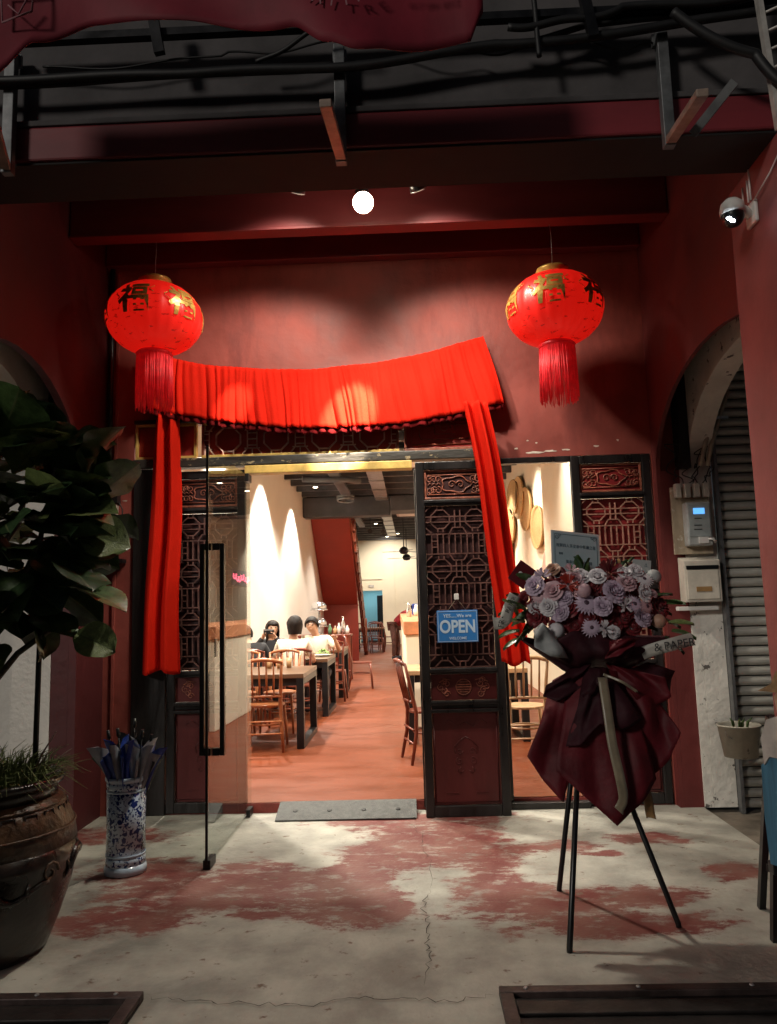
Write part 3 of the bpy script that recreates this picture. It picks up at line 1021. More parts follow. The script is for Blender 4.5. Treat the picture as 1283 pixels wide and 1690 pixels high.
# transom panels
z0, z1 = 2.668, 2.95
for (xa, xb, kind) in ((-2.12, -1.87, 'p'), (-1.845, -1.64, 'p'), (-1.60, -.06, 'l'), (-.02, .615, 'c')):
    bk = G().box(xa + .02, xb - .02, .02, .035, z0 + .02, z1 - .02).obj('transom_panel', transom_lit, fr)
    for bx in ((xa, xb, z0, z0 + .02), (xa, xb, z1 - .02, z1)):
        G().box(bx[0], bx[1], -.012, .04, bx[2], bx[3]).obj('gilt_edge', gold_trim if kind != 'c' else carve_mat, bk, bevel=.003)
    for xx in (xa, xb - .02):
        G().box(xx, xx + .02, -.010, .038, z0 + .021, z1 - .021).obj('gilt_edge', gold_trim if kind == 'p' else carve_mat, bk, bevel=.003)
    w, h = xb - xa - .04, z1 - z0 - .04
    if kind == 'l':
        q = G()
        n = 4
        for k in range(n):
            cx = w * (k + .5) / n
            o = .095
            pts = [(cx + o * a, h / 2 + o * b) for a, b in OUT]
            for (a, b), (e, f) in zip(pts, pts[1:] + pts[:1]):
                q.bar((a, 0, b), (e, 0, f), .011, .014)
            for s in (-1, 1):
                q.bar((cx + s * .04, 0, h / 2 + o), (cx + s * .04, 0, h), .008, .012)
                q.bar((cx + s * .04, 0, h / 2 - o), (cx + s * .04, 0, 0), .008, .012)
                for sz in (-1, 1):
                    q.bar((cx + s * .11, 0, h / 2 + sz * h / 2), (cx + s * .15, 0, h / 2 + sz * .07), .009, .012)
                q.bar((cx + s * .15, 0, h / 2 + .07), (cx + s * .15, 0, h / 2 - .07), .008, .012)
                for zz in (.3, .5, .7):
                    q.bar((cx + s * .15, 0, h * zz), (cx + s * w / 2 / n, 0, h * zz), .008, .012)
        for zz in (.2, .8):
            for k in range(n + 1):
                q.bar((max(0, w * k / n - .06), 0, h * zz), (min(w, w * k / n + .06), 0, h * zz), .008, .012)
                q.bar((min(w - .004, max(.004, w * k / n)), 0, 0 if zz < .5 else h * .8), (min(w - .004, max(.004, w * k / n)), 0, h * .2 if zz < .5 else h), .008, .012)
        o = q.obj('lattice', lattice_lit, bk)
        o['kind'] = 'stuff'
        o.location = (xa + .02, .006, z0 + .02)
    elif kind == 'c':
        q = G()
        q.tube([(.04, 0, .03), (w - .04, 0, .03), (w - .04, 0, h - .03), (.04, 0, h - .03)], .005, 5, closed=True)
        q.tube([(.12, 0, .07), (w - .12, 0, .07), (w - .10, 0, .10), (w - .10, 0, h - .06), (.10, 0, h - .06), (.10, 0, .10)], .0045, 5, closed=True)
        q.tube([(.22, 0, h - .05), (.22, 0, .11), (w - .22, 0, .11), (w - .22, 0, h - .05)], .004, 5)
        scroll(q, w / 2, .16, .05, 1, 0, .005)
        o = q.obj('carving', carve_mat, bk)
        o.location = (xa + .02, .014, z0 + .02)

# ------------------------------------------------------------------ glass door, swung out
gd = thing('glass_door', 'frameless glass door swung outward with tall black loop handles', 'door', (-1.23, 5.76, 0))
G().box(-.006, .006, -1.20, 0, .03, 2.50).obj('glass', door_glass, gd)
G().box(-.0075, .0075, -1.212, -1.2015, .03, 2.50).obj('edge_strip', black_satin, gd)
G().box(-.022, .022, -1.21, -1.08, .004, .055).obj('floor_clamp', metal_dark, gd, bevel=.004)
G().box(-.02, .02, -.12, .0, 2.455, 2.515).obj('hinge_clamp', metal_dark, gd, bevel=.004)
G().box(-.02, .02, -.12, .0, .004, .055).obj('hinge_clamp', metal_dark, gd, bevel=.004)
for s in (-1, 1):
    h = G().box(s * .062 - .014, s * .062 + .014, -1.10, -1.06, .62, 1.90).obj('handle', black_satin, gd, bevel=.004)
    for zz in (.62, 1.858):
        a, b = sorted((s * .0065, s * .047))
        G().box(a, b, -1.098, -1.062, zz, zz + .042).obj('bracket', black_satin, h)
G().box(-.0095, .0095, -1.045, -1.0, 1.20, 1.31).obj('lock_plate', black_satin, gd)

# ramp mat at the step
rm = thing('ramp_mat', 'grey rubber ramp mat with four bolt holes at the doorstep', 'mat', (-.51, 5.52, 0))
q = G()
q.prism([(0, .004), (0, .012), (.24, IF + .012), (.245, .004)], -.50, .50, 'X')
q.obj('ramp', rubber, rm, bevel=.003)
for k in range(4):
    x = -.37 + .245 * k
    q = G().lathe([(.0165, -.003), (.0165, .003), (.011, .0038)], 14)
    o = q.obj('bolt_hole', dark_rubber, rm)
    o.location = (x, .11, .0445)
    o.rotation_euler.x = math.atan2(IF, .24)

# floor plates at the front edge
def plate(label, xa, xb):
    t = thing('drain_cover', label, 'drain cover', (0, 0, 0))
    ya, yb = 1.75, 3.10
    G().box(xa, xb, yb - .05, yb, .001, .035).obj('rim', drain_lip, t, bevel=.004)
    G().box(xa, xb, ya, yb - .051, .001, .014).obj('tray', drain_mat, t, bevel=.003)
    for xx in ((xa, xa + .05), (xb - .05, xb)):
        G().box(xx[0], xx[1], ya, yb - .052, .0145, .034).obj('rim', drain_lip, t, bevel=.004)
    for k in range(7):
        y = yb - .14 - k * .17
        G().box(xa + .055, xb - .055, y - .045, y + .045, .0145, .027).obj('slat', drain_mat, t, bevel=.004)
    for k in range(4):
        x = xa + .1 + (xb - xa - .2) * k / 3
        o = G().lathe([(.009, 0), (.009, .003), (.005, .006)], 10).obj('bolt', steel, t)
        o.location = (x, yb - .025, .0352)
    return t


plate('black metal drain cover lying at the left of the front floor edge', -2.2, -1.08)
plate('black metal drain cover lying at the right of the front floor edge', .285, 1.75)

# ------------------------------------------------------------------ spotlights under the porch roof
LIT = mat('lit_lens', (1, .9, .75), .4, emit=(1.0, .84, .62), estr=60.0)


def spotlight(label, loc, target, lit):
    t = thing('spotlight', label, 'spotlight', loc, 0, 'spotlights under the porch roof')
    d = (Vector(target) - Vector(loc)).normalized()
    G().lathe([(.035, 0), (.035, .012), (.012, .02)], 16).obj('base_plate', black_plastic, t, loc=(0, .02, 4.478 - loc[2]))
    G().tube([(0, .02, 4.48 - loc[2]), (0, .02, .08), (0, 0, .03)], .009, 8).obj('stem', black_plastic, t)
    G().tube([-d * .12, -d * .11, -d * .01, d * .012], [.03, .045, .05, .052], 20).obj('head', black_plastic, t)
    G().tube([d * .0125, d * .018], [.053, .053], 24).obj('rim', steel, t)
    if lit:
        G().ball(d * .03, .066, 20, 14).obj('lens', LIT, t)
    else:
        G().tube([d * .0185, d * .0195], .046, 20).obj('lens', mat('lens', (1, .9, .75), .4, emit=(1, .84, .62), estr=3) if 'lens' not in MATS else MATS['lens'], t)
    return t, d


SP_C, SP_L, SP_R = (-.235, 4.62, 4.10), (-.66, 4.62, 4.19), (.12, 4.62, 4.17)
t, d = spotlight('glaring middle spotlight under the roof, turned towards the street', SP_C, (-.05, 3.3, 1.9), True)
spot('spot_lamp', Vector(SP_C) + d * .11, Vector(SP_C) + Vector((.13, .12, -1.0)), 222, 118, .55, (1, .92, .78), .05, t)
t, d = spotlight('left of two unlit-looking spotlight heads, aimed at the shop wall', SP_L, (-1.20, F, 2.62), False)
spot('spot_lamp', Vector(SP_L) + d * .03, (-1.20, F, 2.62), 150, 98, .75, (1, .87, .72), .14, t)
spot('spot_lamp', Vector(SP_L) + d * .03, (-1.40, F, 2.90), 480, 10.5, .7, (1, .84, .66), .02, t)
t, d = spotlight('right of two unlit-looking spotlight heads, aimed at the shop wall', SP_R, (.72, F, 2.62), False)
spot('spot_lamp', Vector(SP_R) + d * .03, (.72, F, 2.62), 150, 98, .75, (1, .87, .72), .14, t)
spot('spot_lamp', Vector(SP_R) + d * .03, (-.50, F, 2.76), 2600, 15.5, .6, (1, .84, .66), .02, t)

# ------------------------------------------------------------------ red swag curtain
cu = thing('swag_curtain', 'bright red pleated swag curtain with two hanging drapes over the entrance', 'curtain', (0, 0, 0))
random.seed(11)
CY = F - .085


def quad(u, a, b, c):
    """curve through a at 0, b at .42, c at 1."""
    k = .42
    B = (b - a - (c - a) * k * k) / (k - k * k)
    return a + B * u + (c - a - B) * u * u


FOLDS = []
u = 0.0
while u < 1.02:
    w = random.choice((.012, .02, .03, .045, .06)) * random.uniform(.8, 1.2)
    FOLDS.append((u, w, random.uniform(.55, 1.0)))
    u += w


def fold(u):
    for a, w, h in FOLDS:
        if a <= u < a + w:
            t = (u - a) / w
            return h * (math.sin(math.pi * min(1, t * 1.02)) ** .42)
    return 0


def val(u, v):
    zt = quad(u, 3.50, 3.325, 3.535) + .003 * math.sin(u * 23)
    zb = quad(u, 3.06, 2.85, 2.985) + .010 * fold(u)
    x = (-2.02 + 2.64 * u) * (1 - v) + (-2.03 + 2.77 * u) * v
    lean = .01 * math.sin(u * 31 + v * 3)
    y = CY - .01 - .050 * fold(u) * (.25 + .75 * v) - .02 * v * (1 - .4 * v) + .006 * math.sin(v * 5 + u * 40) + .0035 * math.sin(u * 330 + 3 * math.sin(u * 21)) * (1 - .5 * v)
    return Vector((x + lean, y, zt + (zb - zt) * v))


G().grid(val, 420, 14).obj('valance', curtain_red, cu, solid=.003)


def ruf(u, v):
    p = val(u, 1.0)
    return p + Vector((.004 * math.sin(u * 300), .012 + .018 * math.sin(u * 210 + 2 * math.sin(u * 37)) * v, -.042 * v - .006 * math.sin(u * 170) * v))


G().grid(ruf, 420, 3).obj('ruffle', fringe_shade, cu, solid=.002)


def drape(x0t, x1t, x0b, x1b, zt, zb, seed, name, dy=.055):
    random.seed(seed)
    ph = [random.uniform(0, 6) for _ in range(4)]

    def f(u, v):
        e = v + .12 * math.sin(v * 3.0)
        xa, xb = x0t + (x0b - x0t) * e, x1t + (x1b - x1t) * e
        y = CY + dy - .035 * math.sin(2 * math.pi * (2.1 * u + .05 * math.sin(v * 4 + ph[0])) + ph[1]) - .012 * math.sin(11 * u + ph[2] + 2 * v) - .012 * math.sin(v * 7 + u * 3 + ph[3])
        z = zt + (zb - zt) * v + .018 * math.sin(2 * math.pi * u * 1.3 + ph[0]) * v
        return Vector((xa + (xb - xa) * u + .008 * math.sin(v * 9 + ph[1]), y, z))
    G().grid(f, 44, 60).obj(name, curtain_red, cu, solid=.003)


drape(-1.94, -1.75, -2.03, -1.75, 3.0, 1.04, 5, 'drape', .0)
drape(.43, .605, .62, .815, 2.97, 1.05, 8, 'drape', -.185)
G().tube([(-2.03, CY + .03, 3.50)] + [(-2.02 + 2.64 * k / 20, CY + .02, quad(k / 20, 3.49, 3.315, 3.51) - .01) for k in range(21)], .008, 6).obj('cord', curtain_red, cu)

# ------------------------------------------------------------------ lanterns
def lantern_mat():
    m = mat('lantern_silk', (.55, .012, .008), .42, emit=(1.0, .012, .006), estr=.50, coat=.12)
    nt = m.node_tree
    b = nt.nodes['Principled BSDF']
    tc = nt.nodes.new('ShaderNodeTexCoord')
    n = nt.nodes.new('ShaderNodeTexNoise')
    n.inputs['Scale'].default_value = 22
    n.inputs['Detail'].default_value = 4
    mp = nt.nodes.new('ShaderNodeMapping')
    mp.inputs['Scale'].default_value = (1, 1, 2.6)
    nt.links.new(tc.outputs['Object'], mp.inputs['Vector'])
    nt.links.new(mp.outputs[0], n.inputs['Vector'])
    r = nt.nodes.new('ShaderNodeValToRGB')
    r.color_ramp.elements[0].position = .60
    r.color_ramp.elements[0].color = (1, 1, 1, 1)
    r.color_ramp.elements[1].position = .68
    r.color_ramp.elements[1].color = (.5, .38, .3, 1)
    nt.links.new(n.outputs['Fac'], r.inputs['Fac'])
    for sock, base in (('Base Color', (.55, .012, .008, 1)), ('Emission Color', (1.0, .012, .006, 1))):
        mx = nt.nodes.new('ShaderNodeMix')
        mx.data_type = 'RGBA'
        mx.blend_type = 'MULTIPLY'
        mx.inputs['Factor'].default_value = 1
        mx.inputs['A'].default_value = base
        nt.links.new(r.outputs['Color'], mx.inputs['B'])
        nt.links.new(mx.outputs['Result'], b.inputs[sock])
    return m


silk = lantern_mat()
gold_leaf = chips(mat('gold_leaf', (.60, .38, .09), .32, .45, var=.35, scale=14), (.30, .04, .02), 22, .58, .05)
tassel_glow = mat('tassel_glow', (.50, .008, .016), .5, var=.35, scale=20, emit=(1, .01, .012), estr=.14)  # weak emission added to brighten the tassels, which are no lamps
LR, LH = .335, .255


def wrap(me, az, zc):
    """lay flat lettering (in XZ) round the lantern at azimuth az (0 = towards -Y), height zc."""
    bm = bmesh.new()
    bm.from_mesh(me)
    for k in range(-6, 7):
        bmesh.ops.bisect_plane(bm, geom=bm.verts[:] + bm.edges[:] + bm.faces[:], plane_co=(k * .03, 0, 0), plane_no=(1, 0, 0))
        bmesh.ops.bisect_plane(bm, geom=bm.verts[:] + bm.edges[:] + bm.faces[:], plane_co=(0, 0, k * .03), plane_no=(0, 0, 1))
    bmesh.ops.triangulate(bm, faces=bm.faces[:])
    for v in bm.verts:
        z = zc + v.co.z
        lift = .0045 if v.co.y < 0 else .0012
        rr = LR * math.sqrt(max(.05, 1 - (z / LH) ** 2)) + lift
        a = az + v.co.x / LR
        v.co = (rr * math.sin(a), -rr * math.cos(a), z)
    bm.to_mesh(me)
    bm.free()
    return me


def lantern(label, loc, rz, wire):
    t = thing('lantern', label, 'lantern', loc, rz, 'round red lanterns over the entrance')
    n = 96
    prof = []
    for j in range(21):
        a = -math.pi / 2 * .86 + math.pi * .86 * j / 20
        prof.append((LR * math.cos(a) ** .92, LH * math.sin(a)))
    G().lathe(prof, n, wob=lambda a, j: 1 - .022 * abs(math.sin(12 * a)) ** 3).obj('globe', silk, t, recalc=True)
    for k in range(6):
        me = wrap(text_mesh('福', .225, .001, .006), R(60 * k), .025)
        link('character', me, gold_leaf, t)
        for s in (-1, 1):
            q = G()
            q.tube([(s * .05 + .02 * math.cos(i * 1.3 + k), 0, .03 + .014 * i * s - .05 * s) for i in range(5)], .0035, 4)
            link('flourish', wrap(q.mesh('flourish'), R(60 * k + 30), .05), gold_leaf, t)
    zt = LH * math.sin(math.pi / 2 * .86)
    G().lathe([(.100, zt - .012), (.112, zt - .004), (.108, zt + .02), (.118, zt + .03), (.112, zt + .045), (.02, zt + .047)], 40,
              wob=lambda a, j: 1 + .02 * math.sin(20 * a)).obj('cap', gold_leaf, t)
    G().lathe([(.02, -zt - .035), (.118, -zt - .03), (.128, -zt - .012), (.112, -zt + .006)], 40).obj('collar', tassel_glow, t)
    q = G()
    random.seed(int(loc[0] * 10))
    for k in range(150):
        a = 2 * math.pi * k / 150 + random.uniform(-.02, .02)
        r0 = .118 + random.uniform(-.006, .004)
        x, y = r0 * math.cos(a), r0 * math.sin(a)
        L = .40 + random.uniform(-.03, .02)
        b = random.uniform(-.012, .012)
        q.tube([(x, y, -zt - .03), (x * 1.03 + b * .4, y * 1.03, -zt - L * .5), (x * 1.02 + b, y * 1.02, -zt - L)], [.0035, .003, .0022], 4)
    o = q.obj('tassel', tassel_glow, t)
    o['kind'] = 'stuff'
    G().tube([(0, 0, zt + .046), (.004, .003, zt + .3), (-.006, 0, wire - loc[2])], .0022, 5).obj('wire', steel, t)
    return t


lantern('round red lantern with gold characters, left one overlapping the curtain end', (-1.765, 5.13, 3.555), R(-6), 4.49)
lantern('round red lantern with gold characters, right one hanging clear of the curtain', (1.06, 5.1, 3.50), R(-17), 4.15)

# ------------------------------------------------------------------ brackets, cables, banner under the upper wall
def bracket(label, x, zb, zt, end):
    t = thing('bracket', label, 'bracket', (x, 3.13, 0), 0, 'steel sign brackets hanging from the upper wall')
    G().box(-.024, .024, -.02, .02, zb, zt).obj('post', galv, t, bevel=.003)
    e = Vector(end) - Vector((x, 3.13, 0))
    G().bar((0, -.022, zb + .02), e, .045, .03, (0, 0, 1)).obj('strut', strut_mat, t, bevel=.003)
    G().box(-.032, .032, .0205, .036, zt - .06, zt).obj('wall_plate', galv, t)
    return t


bracket('steel bracket at the left end of the upper wall', -1.75, 3.45, 4.05, (-1.63, 2.72, 3.56))
bracket('steel bracket in the middle, nearest above the glaring spotlight', -.25, 3.43, 4.0, (-.265, 2.62, 3.36))
bracket('steel bracket on the right with an orange-lit strut', 1.19, 3.44, 4.0, (1.15, 2.66, 3.36))

steel_rail = thing('sign_rail', 'dark steel rail hung across the upper wall among the cables', 'rail')
G().box(-1.72, 1.9, 3.06, 3.10, 4.04, 4.075).obj('bar', metal_dark, steel_rail)
for xx, zz in ((-1.05, 4.02), (.86, 4.0)):
    G().bar((xx - .03, 3.04, zz + .16), (xx + .01, 3.05, zz - .08), .045, .03).obj('clip', metal_dark, steel_rail)


def cable(label, pts, r, sag=.0, twist=.02, n=26, grp='black cables strung across the upper wall'):
    P = []
    pts = [Vector(p) for p in pts]
    for a, b in zip(pts, pts[1:]):
        for i in range(n):
            t = i / n
            p = a.lerp(b, t)
            p.z -= sag * 4 * t * (1 - t)
            p.z += twist * math.sin(t * 9 + a.x * 7) * .5
            P.append(p)
    P.append(pts[-1])
    return tag(G().tube(P, r, 7).obj('cable', cable_black), label, 'cable', grp)


cable('thick black cable bundle drooping along the foot of the grey upper wall', [(-2.6, 3.08, 3.95), (-.9, 3.08, 3.86), (.5, 3.08, 3.93), (2.4, 3.06, 4.12)], .021, .03)
cable('second black cable crossing the thick bundle near its middle', [(-2.4, 3.11, 3.90), (-.2, 3.10, 3.88), (.9, 3.10, 4.02), (2.4, 3.1, 4.16)], .014, .03)
cable('thin black cable rising from the bundle up to the banner', [(-.62, 3.09, 3.90), (-.22, 3.0, 4.04)], .010, .0)
cable('thin slack black wire looping below the rail left of centre', [(-1.6, 3.12, 3.95), (-.75, 3.12, 3.98), (-.2, 3.12, 4.03)], .005, .02)
cable('thin slack black wire looping below the rail right of centre', [(-.1, 3.12, 4.03), (.35, 3.12, 3.93), (.75, 3.12, 3.98), (1.15, 3.12, 3.93)], .005, .03)
cable('black cable running level just under the rail on the right', [(.5, 3.05, 3.99), (1.0, 3.05, 4.05), (1.9, 3.02, 4.10)], .017, .02)
cable('short black cable standing upright on the bundle right of centre', [(.62, 3.05, 4.16), (.63, 3.05, 3.84)], .012, .0)
cable('heavy black cable coiling down over the pillar head at the right', [(1.2, 3.0, 3.98), (1.52, 2.98, 3.75), (1.66, 2.96, 3.56), (1.60, 2.98, 3.42), (1.76, 2.95, 3.5)], .022, .03, 0)
cable('black cable dropping down the outer edge of the right pillar', [(1.76, 2.98, 3.6), (1.72, 2.98, 3.3), (1.7, 2.98, 3.12)], .02, 0, .01)

bn = thing('banner', 'dark red cloth banner with faint white lettering at the very top', 'banner', (0, 0, 0))
EDGE = [(-1.9, 3.42), (-1.5, 3.49), (-1.36, 3.65), (-1.15, 3.735), (-.8, 3.705), (-.39, 3.655), (-.25, 3.56), (-.14, 3.525), (-.02, 3.545), (.29, 3.595), (.34, 3.72)]


def edge(x):
    for (a, za), (b, zb) in zip(EDGE, EDGE[1:]):
        if a <= x <= b:
            t = (x - a) / (b - a)
            t = t * t * (3 - 2 * t)
            return za + (zb - za) * t
    return 3.7


def ban(u, v):
    x = -1.9 + 2.24 * u
    z = edge(x)
    return Vector((x, 2.6 + .02 * math.sin(x * 5) + .03 * math.sin(x * 9 + v * 2) * (1 - v), z + (3.99 - z) * v))


G().grid(ban, 90, 10).obj('cloth', banner_red, bn, solid=.004)
for i, ch in enumerate('MAITRE'):
    a = R(-40 + 16 * i)
    me = text_mesh(ch, .062, .0006)
    o = link('lettering', me, banner_ink, bn)
    o.location = (-.20 + .19 * math.sin(a), 2.545, 3.90 - .19 * math.cos(a))
    o.rotation_euler.y = -a
o = link('lettering', text_mesh('017 091 8312', .035, .0006), banner_ink, bn)
o.location = (.10, 2.55, 3.775)
q = G()
q.tube([(-1.47, 2.555, 3.70), (-1.36, 2.555, 3.74), (-1.35, 2.555, 3.86), (-1.48, 2.555, 3.83)], .005, 5, closed=True)
q.tube([(-1.45, 2.555, 3.77), (-1.41, 2.555, 3.73), (-1.38, 2.555, 3.79)], .004, 5)
q.obj('emblem', banner_ink, bn)

# bars of light wood / metal poking out at right
tag(G().bar((1.22, 2.95, 3.38), (1.34, 2.80, 3.50), .035, .02).obj('metal_arm', galv), 'short grey metal arm jutting up beside the orange-lit bracket', 'metal arm')

ld = thing('cable_ladder', 'pale steel cable ladder rising at the top right corner', 'cable ladder', (0, 0, 0))
a0, a1 = Vector((1.60, 3.0, 3.42)), Vector((1.53, 3.0, 4.7))
off = Vector((.26, -.02, .10))
for o_ in (Vector(), off):
    G().bar(a0 + o_, a1 + o_, .022, .03).obj('rail', pale_metal, ld)
for k in range(15):
    p = a0.lerp(a1, (k + .2) / 15)
    G().tube([p + Vector((.004, .0, 0)), p + off], .006, 6).obj('rung', pale_metal, ld)

# ------------------------------------------------------------------ security camera on the pillar
sc = thing('security_camera', 'white dome security camera with lit white lamps on the pillar', 'camera', (1.66, 3.44, 3.27))
G().box(.0, .018, -.05, .05, -.05, .06).obj('mount', white_plastic, sc, bevel=.006)
G().tube([(.0, 0, .0), (-.03, -.01, .02), (-.07, -.03, .025)], [.022, .024, .026], 12).obj('arm', white_plastic, sc)
G().lathe([(.001, .065), (.03, .06), (.05, .04), (.056, .012), (.056, -.012)], 24, (-.10, -.04, 0)).obj('hood', white_plastic, sc)
G().ball((-.10, -.04, -.022), .051, 20, 12).obj('dome', black_satin, sc)
LED = mat('led', (1, 1, 1), .4, emit=(.82, .92, 1.0), estr=40.0)
for dx, dz in ((-.034, -.048), (-.018, -.060)):
    G().ball((-.10 + dx, -.075, dz), .010, 10, 6, (1.2, .7, .8)).obj('lamp', LED, sc)
for dy, h in ((-.045, .15), (-.02, .11), (.03, .10)):
    G().tube([(-.012, dy, .055), (-.012, dy, .055 + h)], [.005, .004], 8).obj('antenna', white_plastic, sc)
G().tube([(.0, -.05, .05), (.01, -.2, .10), (.02, -.45, .22)], .004, 6).obj('lead', white_plastic, sc)

# ------------------------------------------------------------------ right arch: meter board, letter box, conduits, shutter
mb = thing('meter_board', 'wooden board with electricity meter and three grey fuses on the white arch', 'meter board', (2.06, 5.65, 1.80))
G().box(-.115, .165, -.03, -.002, 0, .50).obj('board', old_board, mb, bevel=.003)
m = G().box(-.045, .135, -.115, -.032, .055, .375).obj('meter', mat('meter_grey', (.42, .44, .43), .4, var=.15, scale=12), mb, bevel=.012)
G().box(-.032, .122, -.122, -.1155, .12, .355).obj('cover', mat('meter_cover', (.34, .38, .38), .15, var=.15, scale=9), m, bevel=.004)
G().box(.005, .085, -.126, -.1225, .285, .328).obj('display', mat('lcd', (.1, .3, .5), .2, emit=(.12, .42, .95), estr=1.3), m)
for dz in (.17, .20, .25):
    G().box(-.015 + dz * .1, .06, -.125, -.1225, dz, dz + .006).obj('marking', ink, m)
G().box(.03, .10, -.130, -.116, .07, .118).obj('seal_tag', white_plastic, m, bevel=.003)
G().tube([(.10, -.125, .10), (.125, -.14, .10), (.15, -.13, .075)], .009, 8).obj('seal_lead', white_plastic, m)
for k in range(4):
    x = -.075 + .068 * k
    f_ = G().box(x - .022, x + .022, -.085, -.032, .415, .52).obj('fuse', old_white, mb, bevel=.006)
    for j in range(3):
        G().box(x - .018 + .013 * j, x - .011 + .013 * j, -.0875, -.0855, .42, .515).obj('ridge', old_white, f_)
random.seed(3)
for k in range(7):
    x0 = -.06 + .035 * k
    P = [(x0, -.05, .52)]
    for i in range(1, 7):
        P.append((x0 + random.uniform(-.05, .05) + .02 * i * (k - 2) / 6, -.03 + random.uniform(-.03, .01), .52 + .045 * i * random.uniform(.6, 1.2)))
    P.append((.12 + .01 * k, -.02, .80))
    G().tube(smooth(P, 5), .0042, 5).obj('wire', cable_black, mb)
lb = thing('letter_box', 'old cream metal letter box below the electricity meter', 'letter box', (2.10, 5.655, 1.45))
b = G().prism([(-.12, 0), (-.12, .30), (.0, .33), (.0, 0)], -.13, .13, 'X').obj('body', old_white, lb, bevel=.006)
G().box(-.115, .115, -.129, -.1215, .235, .262).obj('slot_flap', black_satin, lb)
G().box(-.115, .11, -.128, -.1212, .02, .23).obj('door', old_white, lb, bevel=.003)
G().box(-.055, .055, -.132, -.1285, .075, .11).obj('name_plate', ribbon_gold, lb)
G().box(-.17, .12, -.06, -.002, -.06, -.03).obj('shelf', white_plastic, lb, bevel=.004)
cd = thing('conduit', 'pair of slanting cream conduit pipes in the right arch', 'pipe', (0, 0, 0))
for dx in (0, .05):
    G().tube([(2.17 + dx, 5.60, 2.45), (2.22 + dx, 5.60, 2.62), (2.36 + dx, 5.60, 3.0), (2.36 + dx, 5.62, 3.3)], .016, 10).obj('pipe', pvc, cd)
G().box(2.30, 2.40, 5.585, 5.63, 2.80, 2.82).obj('clip', steel, cd)
tag(G().box(2.272, 2.295, 5.60, 5.66, -.03, 3.25).obj('steel_channel', galv), 'grey steel guide channel at the left edge of the roller shutter', 'channel')
sh = thing('roller_shutter', 'weathered roller shutter of curved grey slats beyond the right arch', 'shutter', (2.30, 5.68, -.03))
q = G()
pf = [(0, 0), (-.018, .008), (-.026, .022), (-.027, .036), (-.020, .052), (-.006, .060), (0, .064)]
q.prism([(a, z) for a, z in pf] + [(.004, .064), (.004, 0)], 0, 1.42, 'X')
sm = q.mesh('slat')
for p_ in sm.polygons:
    p_.use_smooth = False
sm.materials.append(slat_mat)
for k in range(46):
    o = bpy.data.objects.new('slat', sm)
    COL.objects.link(o)
    o.parent = sh
    o.location = (0, random.uniform(-.002, .002), .02 + .071 * k)
G().box(0, 1.42, .006, .012, .02, 3.29).obj('backing', metal_dark, sh)

# white bucket hung in the arch
bk = thing('bucket', 'dirty white bucket hung on a bracket by the roller shutter', 'bucket', (2.17, 5.30, .42))
q = G()
q.lathe([(.105, 0), (.135, .20), (.143, .205), (.137, .212), (.128, .20), (.10, .01)], 28)
q.obj('pail', bucket_mat, bk)
G().tube([(.136 * math.cos(i * math.pi / 10), .136 * math.sin(i * math.pi / 10) * .3 - .12, .185 - .07 * math.sin(i * math.pi / 10)) for i in range(11)], .003, 5).obj('handle', steel, bk)
q = G()
random.seed(5)
for k in range(5):
    a = random.uniform(0, 6)
    q.tube([(.03 * math.cos(a), .03 * math.sin(a), .05), (.06 * math.cos(a), .06 * math.sin(a), .23), (.09 * math.cos(a), .09 * math.sin(a), .26)], [.004, .01, .003], 5)
tag(q.obj('weed', leaf_b, loc=(2.17, 5.30, .42)), 'small green weed growing out of the white bucket', 'plant')
tag(G().bar((2.17, 5.658, .58), (2.17, 5.44, .58), .03, .025, (0, 0, 1)).obj('wall_bracket', galv), 'short grey bracket holding the white bucket off the white arch', 'bracket')

# left wall: conduit in the corner and small meter behind the plant
tag(G().tube([(-2.31, F - .04, 2.5), (-2.31, F - .04, 4.48)], .02, 10).obj('pipe', black_plastic), 'dark downpipe in the left corner of the porch', 'pipe')
lm = thing('switch_box', 'narrow white switch box with cables on the wall behind the leaves', 'switch box', (-2.29, 5.755, 1.92))
G().box(-.055, .045, -.06, -.001, 0, .40).obj('box', old_white, lm, bevel=.004)
G().box(-.01, .06, -.075, -.002, .405, .48).obj('terminal', black_plastic, lm, bevel=.003)
G().tube([(.05, -.04, .43), (.085, -.03, .36), (.085, -.03, .05), (.03, -.05, -.02)], .006, 6).obj('cable', cable_black, lm)
G().box(-.12, .11, -.09, -.001, -.055, -.025).obj('shelf', metal_dark, lm)

# ------------------------------------------------------------------ big pot with its plant
pot = thing('plant_pot', 'big brown glazed dragon pot with a key-pattern shoulder at the left edge', 'pot', (-1.965, 3.55, 0))
pot.scale = (.96, .96, .98)
G().lathe([(.02, .0), (.27, .0), (.285, .03), (.33, .14), (.375, .28), (.398, .40), (.396, .47)], 56).obj('body', glaze, pot)
G().lathe([(.3955, .4705), (.385, .54), (.358, .61), (.33, .655), (.305, .675)], 56).obj('shoulder', glaze_light, pot)
G().lathe([(.304, .676), (.298, .70), (.312, .725), (.332, .735), (.336, .755), (.322, .768), (.30, .762), (.285, .74), (.282, .70)], 56).obj('rim', glaze, pot)
G().lathe([(.001, .705), (.15, .712), (.281, .703)], 30).obj('soil', soil, pot)
q = G()
for k in range(22):
    a = 2 * math.pi * k / 22

    def sp(da, z):
        r_ = .3955 - (z - .47) * .42 + .004 if z < .62 else .358 - (z - .61) * .62 + .006
        return (r_ * math.cos(a + da), r_ * math.sin(a + da), z)
    q.tube([sp(-.10, .56), sp(.10, .56), sp(.10, .635), sp(-.06, .635), sp(-.06, .585), sp(.05, .585), sp(.05, .612), sp(-.01, .612)], .0042, 5)
o = q.obj('key_pattern', glaze, pot)
o['kind'] = 'stuff'
